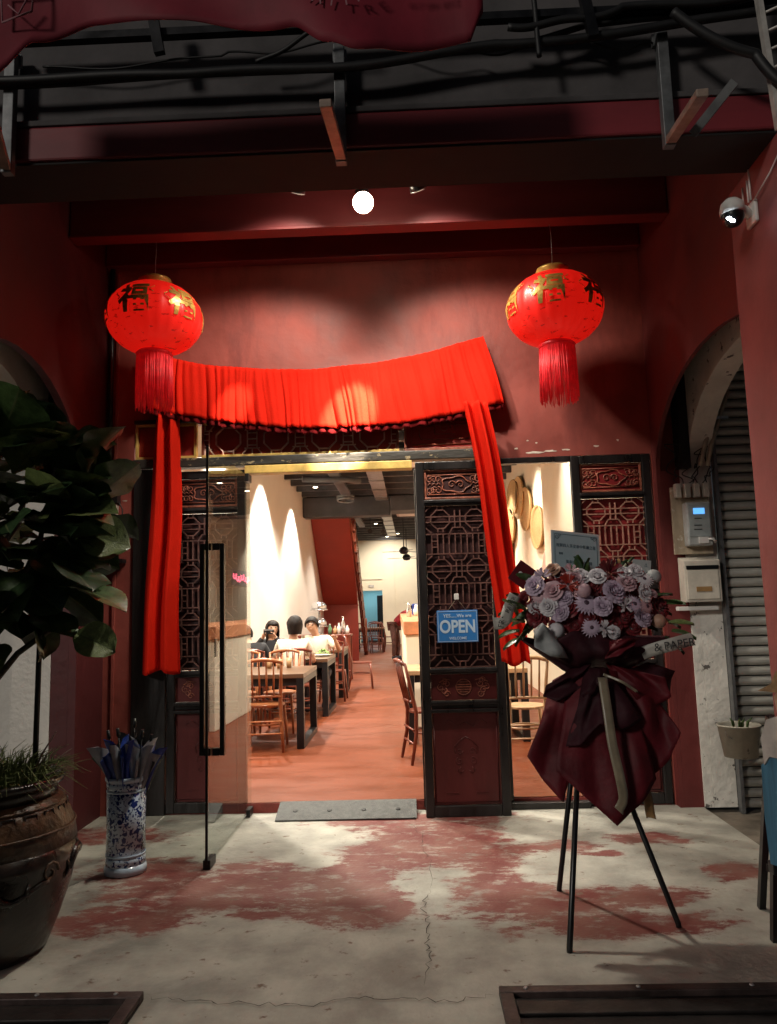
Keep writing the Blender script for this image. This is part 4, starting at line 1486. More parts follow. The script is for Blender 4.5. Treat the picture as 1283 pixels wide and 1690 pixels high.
for z, rr in ((.545, .386), (.650, .336)):
    G().tube([(rr * math.cos(i * math.pi / 24), rr * math.sin(i * math.pi / 24), z) for i in range(48)], .006, 6, closed=True).obj('moulding', glaze_light, pot)
q = G()
random.seed(4)
P = []
for i in range(70):                        # a dragon's body wound round the belly
    a = 2 * math.pi * i / 69 * .94
    z = .36 + .055 * math.sin(4.2 * a) + .02 * math.sin(9 * a)
    rr = .392 - .9 * (z - .42) ** 2 + .004
    P.append((rr * math.cos(a), rr * math.sin(a), z))
q.tube(P, [.018 + .008 * math.sin(i * .45) for i in range(70)], 7)
for i in range(0, 69, 3):
    p_ = Vector(P[i])
    for s in (-1, 1):
        e = p_ + Vector((random.uniform(-.03, .03), random.uniform(-.03, .03), s * random.uniform(.03, .06)))
        e.xy = e.xy.normalized() * (.392 - .9 * (e.z - .42) ** 2 + .004)
        q.tube([p_, (p_ + e) / 2 + p_.normalized() * .006, e], [.010, .008, .002], 5)
q.obj('dragon_relief', glaze, pot)
for a in (-1.25, -.35, 2.2, 3.6):
    q = G()
    scroll(q, 0, 0, .05, 1, 0, .008)
    o = q.obj('relief_curl', glaze_light, pot)
    o.location = (.395 * math.cos(a), .395 * math.sin(a), .38)
    o.rotation_euler.z = a + math.pi / 2


def fig_leaf(seed):
    rn = random.Random(seed)
    fold_, droop, wv = rn.uniform(.12, .4), rn.uniform(.05, .35), rn.uniform(.01, .035)
    bm_ = bmesh.new()
    cols = (-1, -.72, -.36, -.035, .035, .36, .72, 1)
    rows = 12
    V = []
    for j in range(rows + 1):
        t = j / rows
        w = .44 * (math.sin(math.pi * min(1, t ** 1.25 * .97 + .03)) ** .75) * (1 + .12 * math.sin(t * 9 + seed)) * (.72 + .5 * t)
        if t < .12:
            w *= .5 + t * 4
        row = []
        for c in cols:
            x = c * w
            z = fold_ * abs(x) - droop * t * t + wv * math.sin(t * 17 + c * 2 + seed) * abs(c) + .013 * math.cos(t * 38 - abs(c) * 5) * (1 if abs(c) > .1 else 0)
            row.append(bm_.verts.new((x, t, z)))
        V.append(row)
    for j in range(rows):
        for i in range(len(cols) - 1):
            f = bm_.faces.new((V[j][i], V[j][i + 1], V[j + 1][i + 1], V[j + 1][i]))
            f.smooth = True
            f.material_index = 1 if i == 3 else 0
    me_ = bpy.data.meshes.new('leaf')
    bm_.to_mesh(me_)
    bm_.free()
    me_.transform(Matrix.Translation((0, .16, 0)))
    bm_ = bmesh.new()
    bm_.from_mesh(me_)
    g_ = G()
    g_.bm.free()
    g_.bm = bm_
    g_.tube([(0, 0, 0), (0, .08, .008), (0, .17, 0)], [.010, .009, .010], 5, mi=1)
    bm_.to_mesh(me_)
    bm_.free()
    return me_


fig = thing('fiddle_leaf_fig', 'dark fiddle leaf fig with large crinkled leaves growing in the brown pot', 'plant', (-1.94, 3.55, .695))
G().tube([(-.06, 0, 0), (-.05, .01, .3), (-.07, 0, .62), (-.10, .02, 1.0), (-.12, 0, 1.45)], [.034, .030, .028, .022, .012], 10).obj('trunk', bark, fig)
STEM = [[(-.07, 0, .62), (.08, -.05, .85), (.22, -.08, 1.15), (.28, -.05, 1.55)], [(-.09, .01, .9), (-.3, .05, 1.1), (-.42, .0, 1.5)], [(-.10, .02, 1.0), (.02, .1, 1.25), (.10, .1, 1.65)], [(-.05, 0, .45), (.12, -.06, .62), (.26, -.05, .72)]]
for s in STEM:
    G().tube(s, [.017, .014, .012, .009][:len(s)], 7).obj('branch', bark, fig)
LEAVES = []
for mm in (leaf_a, leaf_c, leaf_b, leaf_a, leaf_b, leaf_c, leaf_a):
    for _ in range(2):
        me_ = fig_leaf(len(LEAVES))
        me_.materials.append(mm)
        me_.materials.append(vein_mat)
        LEAVES.append(me_)
random.seed(21)


def put_leaf(base, direction, size, roll, me_=None, parent=fig):
    o_ = bpy.data.objects.new('leaf', me_ or random.choice(LEAVES))
    COL.objects.link(o_)
    o_.parent = parent
    d_ = Vector(direction).normalized()
    q_ = d_.to_track_quat('Y', 'Z') @ Matrix.Rotation(roll, 3, 'Y').to_quaternion()
    o_.rotation_mode = 'QUATERNION'
    o_.rotation_quaternion = q_
    o_.location = base
    o_.scale = (size, size, size)
    return o_


ctr_ = Vector((-.10, -.02, 1.22))
n_l = 0
while n_l < 150:
    v = Vector((random.gauss(0, 1), random.gauss(0, 1), random.gauss(0, 1))).normalized()
    r_ = random.uniform(.45, 1.0)
    p_ = ctr_ + Vector((v.x * .38 + .05, v.y * .30, v.z * .50)) * r_
    if p_.x < -.62:
        continue
    d_ = Vector((v.x, v.y - .15, v.z * .55 + random.uniform(-.15, .5))) + Vector((random.uniform(-.4, .4), random.uniform(-.4, .4), 0))
    put_leaf(p_, d_, random.uniform(.22, .33), random.uniform(-.9, .9))
    n_l += 1
# leaves that stand out of the outline
put_leaf((.37, .0, 1.40), (.55, -.25, 1.0), .31, .3, LEAVES[0])
put_leaf((.40, -.02, 1.28), (.75, .1, .75), .29, -.5, LEAVES[4])
put_leaf((.24, -.05, 1.22), (.9, -.3, .3), .30, .6, LEAVES[2])
put_leaf((.05, -.12, 1.52), (.2, -.3, 1.0), .27, 1.2, LEAVES[10])
put_leaf((.27, -.10, 1.02), (.8, -.5, -.1), .32, -.2, LEAVES[1])
put_leaf((.30, -.08, .92), (1.0, -.1, -.08), .30, .1, LEAVES[8])
put_leaf((.12, -.05, .82), (.9, -.2, -.35), .27, .2, LEAVES[4])
put_leaf((.33, -.05, .72), (.9, -.1, -.3), .22, .9, LEAVES[11])
put_leaf((.0, -.08, .70), (.3, -.6, -.5), .22, .3, LEAVES[10])
put_leaf((-.02, -.15, 1.10), (.35, -.7, .6), .30, .4, LEAVES[11])
q = G()
random.seed(8)
for k in range(620):
    a, r_ = random.uniform(0, 6.283), .26 * math.sqrt(random.random())
    x, y = r_ * math.cos(a), r_ * math.sin(a)
    h = random.uniform(.06, .17)
    lx, ly = x * .35 + random.uniform(-.06, .06), y * .35 + random.uniform(-.06, .06)
    dz = -.10 if r_ > .22 and random.random() < .5 else 0
    q.tube([(x, y, 0), (x + lx * .5, y + ly * .5, h * .8), (x + lx * 1.4, y + ly * 1.4, h + dz)], [.0035, .0028, .0008], 3, cap=False)
o = tag(q.obj('grass', grass_mat, loc=(-1.965, 3.55, .695)), 'short yellow green grass growing round the fig stem in the pot', 'grass')
o['kind'] = 'stuff'
tw = thing('dry_twigs', 'dry reddish twigs poking out of the brown pot', 'twigs', (-1.79, 3.55, .70))
for dx, dz, dy in ((.13, .25, 0), (.17, .16, .05), (.20, .10, -.04), (.09, .17, .03)):
    G().tube([(0, 0, 0), (dx * .5, dy, dz * .6), (dx, dy * 1.5, dz)], [.006, .005, .002], 5).obj('twig', twig_mat, tw)
tag(G().tube([(-1.84, 3.72, .69), (-1.845, 3.74, 1.25), (-1.84, 3.75, 1.7)], .014, 8).obj('stake', black_plastic), 'thin black stake standing beside the fig stem', 'stake')

# ------------------------------------------------------------------ umbrella stand
us = thing('umbrella_stand', 'blue and white porcelain umbrella stand with vine pattern', 'umbrella stand', (-1.705, 4.56, 0))
us.scale = (.92, .92, 1)
G().lathe([(.10, .0), (.128, .004), (.130, .03), (.122, .05)], 48).obj('foot', ceramic_plain, us)
G().lathe([(.1215, .051), (.120, .10)], 48).obj('lower_band', ceramic, us)
G().lathe([(.1225, .1005), (.1225, .112)], 48).obj('ring', ceramic_plain, us)
G().lathe([(.1195, .1125), (.118, .30), (.1195, .455)], 48).obj('body', ceramic, us)
G().lathe([(.1225, .4555), (.1225, .467)], 48).obj('ring', ceramic_plain, us)
G().lathe([(.1205, .4675), (.121, .51)], 48).obj('upper_band', ceramic, us)
G().lathe([(.123, .5105), (.131, .525), (.130, .54), (.118, .542), (.11, .53), (.108, .2), (.001, .19)], 48).obj('rim', ceramic_plain, us)


def umbrella(label, base, tip, mats_, seed, flare=.075):
    """folded, point down: loose cloth flares at the top round shaft and handle."""
    rn = random.Random(seed)
    t = thing('umbrella', label, 'umbrella', base, 0, 'folded umbrellas in the porcelain stand')
    top = Vector(tip) - Vector(base)
    d_ = top.normalized()
    L = top.length
    fr_ = d_.to_track_quat('Z', 'Y').to_matrix()
    G().tube([(0, 0, 0), d_ * (L + .02)], .005, 6).obj('shaft', metal_dark, t)
    for k in range(8):
        a = 2 * math.pi * k / 8
        b = a + 2 * math.pi / 8

        def gore(u, v, a=a, b=b):
            ang = a + (b - a) * u
            z = L * (.08 + .84 * v) + (.05 * v * (1 if k % 2 else -.6)) * math.sin(math.pi * u)
            rr = .012 + flare * 1.08 * v ** 2.2 * (.45 + .6 * math.cos(2 * math.pi * (u - .5))) + .012 * rn.random() * v
            ang += .5 * v
            return fr_ @ Vector((rr * math.cos(ang), rr * math.sin(ang), z))
        G().grid(gore, 4, 8).obj('gore', mats_[k % len(mats_)], t)
    G().tube([d_ * (L + .02), d_ * (L + .03), d_ * (L + .07)], [.008, .011, .010], 8).obj('handle', black_plastic, t)
    return t


umbrella('blue and white folded umbrella leaning left in the porcelain stand', (-1.70, 4.55, .20), (-1.785, 4.50, .74), [umb_blue, umb_black, umb_white], 1, .10)
umbrella('bright blue folded umbrella at the front of the porcelain stand', (-1.68, 4.53, .20), (-1.71, 4.44, .76), [umb_blue, umb_blue, umb_grey], 2)
umbrella('pale grey folded umbrella leaning right in the porcelain stand', (-1.67, 4.56, .20), (-1.60, 4.50, .74), [umb_grey, umb_white], 3, .085)
umbrella('black folded umbrella at the back of the porcelain stand', (-1.69, 4.60, .20), (-1.70, 4.66, .78), [umb_black], 4)
umbrella('black and blue folded umbrella leaning far right in the stand', (-1.66, 4.58, .20), (-1.575, 4.57, .70), [umb_black, umb_blue], 5)

# ------------------------------------------------------------------ congratulation flowers on a black easel
ez = thing('easel', 'black three-legged easel carrying the flower arrangement', 'easel', (.80, 3.70, 0))
apex = Vector((.0, .02, 1.10))
for fx, fy in ((.625, 3.45), (1.165, 3.685), (.715, 4.147)):
    G().tube([(fx - .80, fy - 3.70, 0), (fx - .80, fy - 3.70, .012), apex.lerp(Vector((fx - .8, fy - 3.7, 0)), .02)], [.014, .0135, .012], 10).obj('leg', black_satin, ez)
G().bar((-.05, -.06, .80), (.10, -.05, .80), .03, .02, (0, 0, 1)).obj('ledge', black_satin, ez)
G().box(-.04, .04, -.02, .05, 1.06, 1.12).obj('head', black_satin, ez, bevel=.006)

BY = 3.70
fa = thing('flower_arrangement', 'burgundy-wrapped congratulation bouquet of pale lavender, white and red flowers', 'flowers', (.85, BY, 1.18))


def bq(px, py, dy=0.0):
    """bouquet sheet (drawn at 2.94 mm per unit) to the arrangement's own axes."""
    x = .5 + (px - 845) * .00292 - (py - 945) * .00013
    z = 1.63 - (py - 945) * .00288 - (px - 845) * .00010
    return Vector((x - .85, dy, z - 1.18))


def petal_head(kind, r, seed):
    """flower heads face +Z."""
    rn = random.Random(seed)
    q_ = G()
    if kind in ('rose', 'peony'):
        layers = ((3, .10), (4, .24), (5, .42), (6, .64), (7, .88)) if kind == 'rose' else ((5, .14), (7, .32), (9, .52), (10, .74), (11, .95))
        for n_, rad in layers:
            a0 = rn.uniform(0, 6)
            for k in range(n_):
                a = a0 + 2 * math.pi * k / n_ + rn.uniform(-.12, .12)
                wd = 1.35 * math.pi / n_ * rn.uniform(.9, 1.15)
                zt = .62 * (1 - rad * rad) + .02 + rn.uniform(-.05, .05)

                def pt(u, v, a=a, rad=rad, wd=wd, zt=zt):
                    s = (u - .5) * 2
                    curl_ = rad * .22 * max(0, v - .6) ** 1.2 * 3
                    rr = rad * (.62 + .38 * v) + curl_ - .05 * s * s
                    z = -.25 + (zt + .25) * (v ** .7) - curl_ * .9 - .16 * s * s * v
                    if kind == 'peony':
                        rr += .05 * math.sin(s * 6 + a * 3) * v
                        z += .06 * math.cos(s * 7 + a) * v
                    ang = a + s * wd
                    return Vector((rr * math.cos(ang), rr * math.sin(ang), z)) * r
                q_.grid(pt, 4, 3)
        q_.ball((0, 0, .1 * r), .34 * r, 8, 6, (1, 1, 1.1))
    elif kind == 'daisy':
        for ly in range(2):
            for k in range(20):
                a = 2 * math.pi * (k + ly * .5) / 20 + rn.uniform(-.06, .06)
                L_ = (1.0 - .22 * ly) * rn.uniform(.9, 1.05)
                c_, s_ = math.cos(a), math.sin(a)

                def pt(u, v, c_=c_, s_=s_, L_=L_, ly=ly):
                    w_ = (u - .5) * .24 * math.sin(math.pi * (.18 + .78 * v))
                    rr = .15 + (L_ - .15) * v
                    return Vector((c_ * rr - s_ * w_, s_ * rr + c_ * w_, .06 + .10 * ly + .10 * v - .16 * v * v - abs(u - .5) * .03)) * r
                q_.grid(pt, 2, 3)
        q_.ball((0, 0, .12 * r), .22 * r, 10, 6, (1, 1, .5), mi=1)
    elif kind == 'spray':
        for k in range(26):
            v = Vector((rn.gauss(0, 1), rn.gauss(0, 1), abs(rn.gauss(.3, .8)))).normalized()
            a = v * r
            s = v.cross(Vector((0, 0, 1)))
            s = s.normalized() if s.length > .01 else Vector((1, 0, 0))
            w_ = s * r * .12
            b0, b1, b2, b3 = a * .2 - w_ * .4, a * .2 + w_ * .4, a * .98 + w_, a * .98 - w_
            q_.bm.faces.new([q_.bm.verts.new(x) for x in (b0, b1, b2, a * 1.12, b3)])
    elif kind == 'ball':
        q_.ball((0, 0, 0), r, 14, 10)
    me_ = q_.mesh(kind)
    return me_


KINDS = {'rose': 'rose', 'peony': 'peony', 'daisy': 'daisy', 'spray': 'chrysanthemum', 'ball': 'ball_flower'}
CACHE = {}


def flower(kind, px, py, r, m, dy, tilt=(0, 0)):
    key = (kind, m.name, random.randint(0, 1))
    if key not in CACHE:
        me_ = petal_head(kind, 1.0, hash(kind) % 97 + key[2] if False else len(kind) * 7 + key[2])
        me_.materials.append(m)
        me_.materials.append(F_DARK)
        CACHE[key] = me_
    o_ = bpy.data.objects.new(KINDS[kind], CACHE[key])
    COL.objects.link(o_)
    o_.parent = fa
    o_.location = bq(px, py, dy)
    d_ = Vector((tilt[0], -1, tilt[1]))
    o_.rotation_mode = 'QUATERNION'
    o_.rotation_quaternion = d_.to_track_quat('Z', 'Y') @ Matrix.Rotation(random.uniform(0, 6), 3, 'Z').to_quaternion()
    o_.scale = (r, r, r)
    return o_


random.seed(31)
FL = [('peony', 872, 968, .045, F_LAV), ('spray', 886, 954, .04, F_LAV), ('peony', 892, 1002, .041, F_WHITE), ('peony', 908, 1010, .042, F_LAV), ('rose', 900, 977, .048, F_PINK),
      ('spray', 924, 968, .05, F_ORANGE), ('ball', 947, 977, .035, F_PINK), ('rose', 946, 953, .040, F_WHITE), ('rose', 936, 958, .038, F_PINK), ('rose', 970, 953, .040, F_WHITE),
      ('daisy', 951, 997, .062, F_LAV), ('peony', 975, 1001, .042, F_LAV), ('peony', 996, 977, .052, F_LAV), ('rose', 1016, 947, .036, F_WHITE), ('rose', 1035, 945, .040, F_WHITE),
      ('daisy', 1046, 958, .048, F_WHITE), ('peony', 1016, 963, .042, F_PINK), ('rose', 1048, 980, .042, F_WHITE), ('rose', 1062, 980, .022, F_PINK), ('daisy', 1028, 998, .05, F_LAV),
      ('daisy', 1049, 1001, .048, F_PINK), ('peony', 1044, 1019, .040, F_LAV), ('ball', 1072, 1025, .034, F_PEACH), ('ball', 907, 1041, .038, F_WHITE), ('daisy', 959, 1035, .048, F_LAV),
      ('spray', 981, 1037, .038, F_WHITE), ('rose', 995, 1043, .03, F_WHITE), ('peony', 878, 1018, .052, F_RED), ('rose', 925, 1004, .048, F_RED), ('rose', 937, 1033, .050, F_RED), ('rose', 1004, 994, .048, F_RED),
      ('spray', 992, 948, .065, F_RED), ('rose', 911, 950, .042, F_RED), ('rose', 1031, 977, .040, F_RED), ('peony', 1078, 1000, .055, F_RED), ('rose', 964, 968, .045, F_RED), ('rose', 1012, 1018, .048, F_RED),
      ('rose', 985, 1017, .048, F_RED), ('rose', 1030, 1032, .046, F_RED), ('rose', 862, 990, .04, F_RED), ('spray', 896, 1036, .05, F_RED), ('rose', 902, 942, .036, F_PEACH), ('daisy', 880, 985, .04, F_PINK),
      ('spray', 975, 985, .045, F_RED), ('peony', 918, 988, .036, F_LAV), ('rose', 1060, 1015, .045, F_RED), ('rose', 955, 1018, .042, F_RED), ('spray', 1012, 1001, .04, F_WHITE), ('ball', 853, 949, .02, F_WHITE),
      ('rose', 1000, 1030, .04, F_RED), ('rose', 920, 1022, .035, F_RED), ('spray', 930, 945, .035, F_PINK)]
for kind, px, py, r_, m in FL:
    dx, dz = (px - 970) / 110, (1000 - py) / 60
    dome = -.17 + .10 * (dx * dx * .8 + dz * dz * .4)
    if m is F_RED:
        dome += .035
    flower(kind, px, py, r_, m, dome + random.uniform(-.015, .015), (dx * .6 + random.uniform(-.25, .25), .25 + dz * .4 + random.uniform(-.2, .2)))
for k in range(60):                      # deep red and small pale filler between the big heads
    a = random.uniform(0, 2 * math.pi)
    r_ = math.sqrt(random.random())
    px, py = 968 + 108 * r_ * math.cos(a), 1000 - 52 * r_ * math.sin(a)
    flower(random.choice(('rose', 'spray', 'rose')), px, py, random.uniform(.022, .045), random.choice((F_RED, F_RED, F_RED, F_RED, F_RED, F_PINK, F_WHITE)), -.105 + .06 * r_ + random.uniform(-.03, .01), (random.uniform(-.6, .6), random.uniform(-.1, .7)))
# leaves round the flowers
GL = []
for k in range(3):
    q = G()
    q.grid(lambda u, v: Vector(((u - .5) * .42 * math.sin(math.pi * (.06 + .9 * v)), v, .25 * abs(u - .5) - .2 * v * v)), 2, 6)
    me_ = q.mesh('leaf')
    me_.materials.append((leaf_a, leaf_b, leaf_c)[k])
    GL.append(me_)
for k in range(56):
    a = random.uniform(0, 2 * math.pi)
    px, py = 968 + 118 * math.cos(a) * random.uniform(.75, 1.0), 1002 - 62 * math.sin(a) * random.uniform(.7, 1.0)
    if py < 950 and random.random() < .5:
        continue
    put_leaf(bq(px, py, random.uniform(-.05, .05)), (math.cos(a), random.uniform(-.8, .2), math.sin(a)), random.uniform(.06, .12), random.uniform(-1, 1), random.choice(GL[:2]), fa)
for px, py, dx, dz in ((858, 1030, -.8, .2), (850, 1044, -1, -.1), (856, 1056, -1, -.3), (846, 1018, -.5, .8), (866, 1040, -.8, -.6), (860, 1012, -.7, .6), (1088, 1030, 1, .1), (1092, 1042, 1, -.2), (1080, 1052, .7, -.5)):
    put_leaf(bq(px, py, -.08), (dx, -.3, dz), .11, random.uniform(-.5, .5), random.choice(GL), fa)
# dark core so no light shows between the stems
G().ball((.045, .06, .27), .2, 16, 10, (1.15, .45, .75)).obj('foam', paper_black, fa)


def sheet(name, top, bottom, m, dy0, dy1, bulge, folds, seed, nu=26, nv=16):
    """wrapping paper hung between two edges drawn on the sheet; folds run down it."""
    rn = random.Random(seed)
    ph = rn.uniform(0, 6)

    def along(poly, u):
        k = u * (len(poly) - 1)
        i = min(int(k), len(poly) - 2)
        t = k - i
        return poly[i][0] + (poly[i + 1][0] - poly[i][0]) * t, poly[i][1] + (poly[i + 1][1] - poly[i][1]) * t

    def f(u, v):
        a, b = along(top, u), along(bottom, u)
        s = v + .0 * u
        px, py = a[0] + (b[0] - a[0]) * s, a[1] + (b[1] - a[1]) * s
        crease = abs(((u * folds + ph) % 1) - .5) * 2 - .5
        dy = dy0 + (dy1 - dy0) * v - bulge * math.sin(math.pi * (.15 + .85 * v)) * math.sin(math.pi * u) - .022 * crease * (.4 + .6 * v) + .02 * math.sin(7 * v + 5 * u + ph)
        return bq(px, py, dy)
    return G().grid(f, nu, nv).obj(name, m, fa, solid=.0015)


sheet('wrapping_sheet', [(905, 1122), (928, 1108), (952, 1104)], [(858, 1236), (882, 1272), (911, 1303), (922, 1268)], paper_red, -.05, -.16, .03, 2.1, 1)
sheet('wrapping_sheet', [(990, 1104), (1022, 1108), (1056, 1124)], [(1000, 1245), (1046, 1272), (1078, 1236), (1092, 1196)], paper_red, -.05, -.14, .05, 2.3, 2)
sheet('wrapping_sheet', [(926, 1104), (968, 1100), (1012, 1106)], [(899, 1254), (945, 1294), (985, 1329), (1022, 1300), (1050, 1264)], paper_red, -.08, -.22, .05, 3.1, 3)
sheet('wrapping_sheet', [(952, 1100), (985, 1098)], [(914, 1218), (936, 1212), (962, 1180), (1000, 1190), (1030, 1175)], paper_black, -.12, -.22, .03, 3.0, 4)
sheet('wrapping_sheet', [(938, 1098), (968, 1092)], [(890, 1128), (884, 1145), (905, 1150), (935, 1140)], paper_black, -.08, -.13, .03, 2.0, 14)
sheet('wrapping_sheet', [(985, 1092), (1005, 1098)], [(1030, 1150), (1062, 1160), (1082, 1142), (1072, 1112)], paper_red, -.08, -.13, .03, 2.0, 15)
sheet('collar_paper', [(845, 1052), (880, 1070), (930, 1040), (985, 1046), (1040, 1050), (1105, 1052)], [(930, 1112), (950, 1104), (970, 1100), (985, 1100), (1000, 1104), (1015, 1112)], paper_black, -.10, -.05, .10, 6.0, 5, 44)
sheet('collar_paper', [(846, 1050), (900, 1060), (970, 1030), (1050, 1050), (1106, 1050)], [(925, 1108), (950, 1104), (970, 1104), (990, 1104), (1015, 1108)], paper_black, .06, .02, -.10, 5.0, 6, 40)
sheet('collar_paper', [(868, 1040), (880, 1028), (898, 1044)], [(868, 1066), (892, 1080), (922, 1084)], paper_grey, -.17, -.19, .02, 1.5, 7, 12, 8)
sheet('collar_paper', [(985, 1056), (1008, 1050), (1028, 1052)], [(975, 1084), (995, 1076), (1012, 1066)], paper_red, -.20, -.22, .02, 1.5, 8, 12, 8)
sheet('wrapping_sheet', [(1005, 1104), (1030, 1100), (1060, 1092)], [(1050, 1140), (1085, 1150), (1100, 1105)], paper_black, -.04, -.06, .04, 2.0, 9, 14, 8)


def ribbon(name, pts, w, m, lab=None):
    """flat strip through points (unit x, unit y, depth), width w metres."""
    P_ = [bq(a, b, c) for a, b, c in pts]
    n_ = len(P_) - 1

    def f(u, v):
        k = v * n_
        i = min(int(k), n_ - 1)
        t = k - i
        p0, p1, p2, p3 = P_[max(0, i - 1)], P_[i], P_[i + 1], P_[min(n_, i + 2)]
        c = .5 * ((2 * p1) + (p2 - p0) * t + (2 * p0 - 5 * p1 + 4 * p2 - p3) * t * t + (3 * p1 - p0 - 3 * p2 + p3) * t ** 3)
        tg = (p2 - p1).normalized()
        s = tg.cross(Vector((0, -1, 0))).normalized()
        return c + s * (u - .5) * w + Vector((0, .006 * math.sin(v * 9), (u - .5) * (.02 if v > .98 else 0)))
    return G().grid(f, 3, 24).obj(name, m, fa, solid=.001)


ribbon('ribbon', [(972, 1112, -.19), (974, 1160, -.25), (978, 1210, -.275), (986, 1256, -.295), (991, 1286, -.295), (984, 1304, -.285)], .042, ribbon_mat)
ribbon('ribbon', [(1034, 1268, -.17), (1040, 1300, -.16), (1046, 1326, -.15)], .042, ribbon_gold)
ribbon('ribbon', [(975, 1108, -.17), (1000, 1118, -.20), (1026, 1134, -.18)], .012, ribbon_mat)
ribbon('ribbon', [(972, 1110, -.17), (955, 1130, -.20), (942, 1142, -.19)], .032, paper_black)
rb = ribbon('ribbon', [(1038, 1076, -.14), (1062, 1066, -.17), (1088, 1058, -.18), (1117, 1052, -.16)], .058, ribbon_white)
o = link('lettering', text_mesh('& PAPER', .052, .0005), ink, fa)
o.location = bq(1083, 1061, -.196)
o.rotation_euler = (0, R(-7), R(4))
rb = ribbon('ribbon', [(842, 984, -.10), (830, 1008, -.13), (822, 1028, -.15), (806, 1030, -.14)], .055, ribbon_white)
o = link('lettering', text_mesh('FR', .036, .0005), ink, fa)
o.location = bq(818, 1030, -.165)
o.rotation_euler = (0, R(-80), 0)
o = link('lettering', text_mesh('PAPER', .03, .0005), ink, fa)
o.location = bq(834, 1000, -.14)
o.rotation_euler = (0, R(-62), 0)
G().ball(bq(1016, 930, .0), .028, 12, 8, (1.2, .8, .8)).obj('dried_pod', ribbon_gold, fa)
for k in range(4):
    c = bq(1016, 930, .0)
    G().tube([c + Vector((.03 * (k - 1.5) * .7, -.02, .022)), c + Vector((.03 * (k - 1.5) * .8, -.026, -.002)), c + Vector((.03 * (k - 1.5), -.02, -.02))], .004, 5).obj('stripe', paper_black, fa)

e_ = tag(G().box(-.045, .045, -.0025, .0025, -.055, .055).obj('envelope', paper_red, loc=Vector((.85, BY, 1.18)) + bq(856, 950, -.05)), 'small burgundy envelope tucked in the left of the bouquet', 'envelope')
e_.rotation_euler = (R(-8), R(38), 0)


def card(name, label, c, w, h, rot, lines, m, me2):
    t = thing(name, label, 'card', c)
    t.rotation_euler = rot
    G().box(-w / 2, w / 2, 0, .004, -h / 2, h / 2).obj('card', me2, t)
    G().box(-w / 2 + .008, w / 2 - .008, -.0012, -.0002, -h / 2 + .008, h / 2 - .008).obj('face', m, t)
    for s_, z_, sz, x_ in lines:
        o_ = link('lettering', text_mesh(s_, sz, .0002), ink_blue, t)
        o_.location = (x_, -.0018, z_)
    return t


gc = card('greeting_card', 'pale blue greeting card with Chinese writing standing up behind the flowers', (.815, BY + .05, 1.685), .285, .27, (R(-4), R(4.5), R(24)),
          [('祝賀四人茶室泰中餐廳之喜', .062, .0195, 0), ('敬贈', .022, .012, -.09), ('萬事如意 生意興隆', -.018, .019, .015), ('二〇二三年吉日', -.075, .012, .0)], card_blue, card_edge)
q = G()
q.tube([(-.125, -.002, .118), (.125, -.002, .118)], .0012, 4)
q.tube([(-.125, -.002, .118), (-.125, -.002, -.11)], .0012, 4)
q.tube([(.125, -.002, .118), (.125, -.002, -.11)], .0012, 4)
for sx in (-1, 1):
    scroll(q, sx * .112, .105, .012, sx, -.002, .0015)
    scroll(q, sx * .095, .112, .008, -sx, -.002, .0012)
q.obj('border', ink_blue, gc)
card('note_card', 'small grey note card at the right top of the bouquet', (.85 + bq(1053, 936, 0).x, BY - .02, 1.18 + bq(1053, 936, 0).z), .085, .07, (R(-10), R(8), R(-12)), [('賀', .014, .008, .02), ('如意', .004, .008, .02)], paper_grey, paper_grey)
pf = tag(G().ball((0, 0, 0), .036, 14, 10).obj('paper_ball', paper_grey, loc=(.85 + bq(1068, 953, 0).x, BY - .06, 1.18 + bq(1068, 953, 0).z)), 'grey paper ball beside the small note card', 'paper ball')

# ------------------------------------------------------------------ OPEN sign on the carved leaf
sg = thing('open_sign', 'blue OPEN sign hanging from a white hook on the carved leaf', 'sign', (.325, 5.535, 1.325))
sg.rotation_euler.z = R(1)
G().box(-.148, .148, -.006, .004, -.115, .115).obj('board', sign_blue, sg, bevel=.006)
q = G()
for a in ((-.141, .141, .105, .108), (-.141, .141, -.108, -.105), (-.141, -.138, -.1045, .1045), (.138, .141, -.1045, .1045)):
    q.box(a[0], a[1], -.0075, -.0062, a[2], a[3])
q.obj('border', sign_white, sg)
for s_, x_, z_, sz, bo, sx in (('YES......We are', 0, .075, .034, .0006, 1), ('OPEN', 0, -.005, .125, .0035, .80), ('WELCOME', 0, -.085, .026, .0005, 1)):
    o = link('lettering', text_mesh(s_, sz, .0006, bo, sx=sx), sign_white, sg)
    o.location = (x_, -.0072, z_)
G().tube([(-.065, -.002, .116), (0, .004, .20), (.065, -.002, .116)], .0022, 5).obj('string', string_mat, sg)
G().box(-.017, .017, -.012, .012, .19, .235).obj('hook', white_plastic, sg, bevel=.004)

# ------------------------------------------------------------------ cut-out display at the right edge
ds = thing('display_easel', 'black A-frame easel at the right edge of the porch', 'easel', (1.575, 3.52, 0))
for a, b in (((-.055, .0, 0), (.0, -.06, .95)), ((.05, .36, 0), (.0, -.02, .95)), ((.12, -.50, 0), (.03, -.10, .95))):
    G().bar(a, b, .03, .03, (1, 0, 0)).obj('leg', black_satin, ds)
G().bar((-.045, .02, .30), (.10, -.42, .30), .03, .03, (0, 0, 1)).obj('ledge', black_satin, ds)
G().box(-.055, -.005, -.05, .01, .285, .335).obj('clamp', metal_dark, ds, bevel=.006)
cf = thing('cutout_figure', 'flat cut-out display of a figure in white shirt and blue apron on the black easel', 'display board', (1.508, 3.46, .33))
cf.rotation_euler.z = R(-64)


def plate_part(name, pts, m, dy=0.0):
    G().prism(pts, -.006 + dy, .004 + dy, 'Y').obj(name, m, cf)


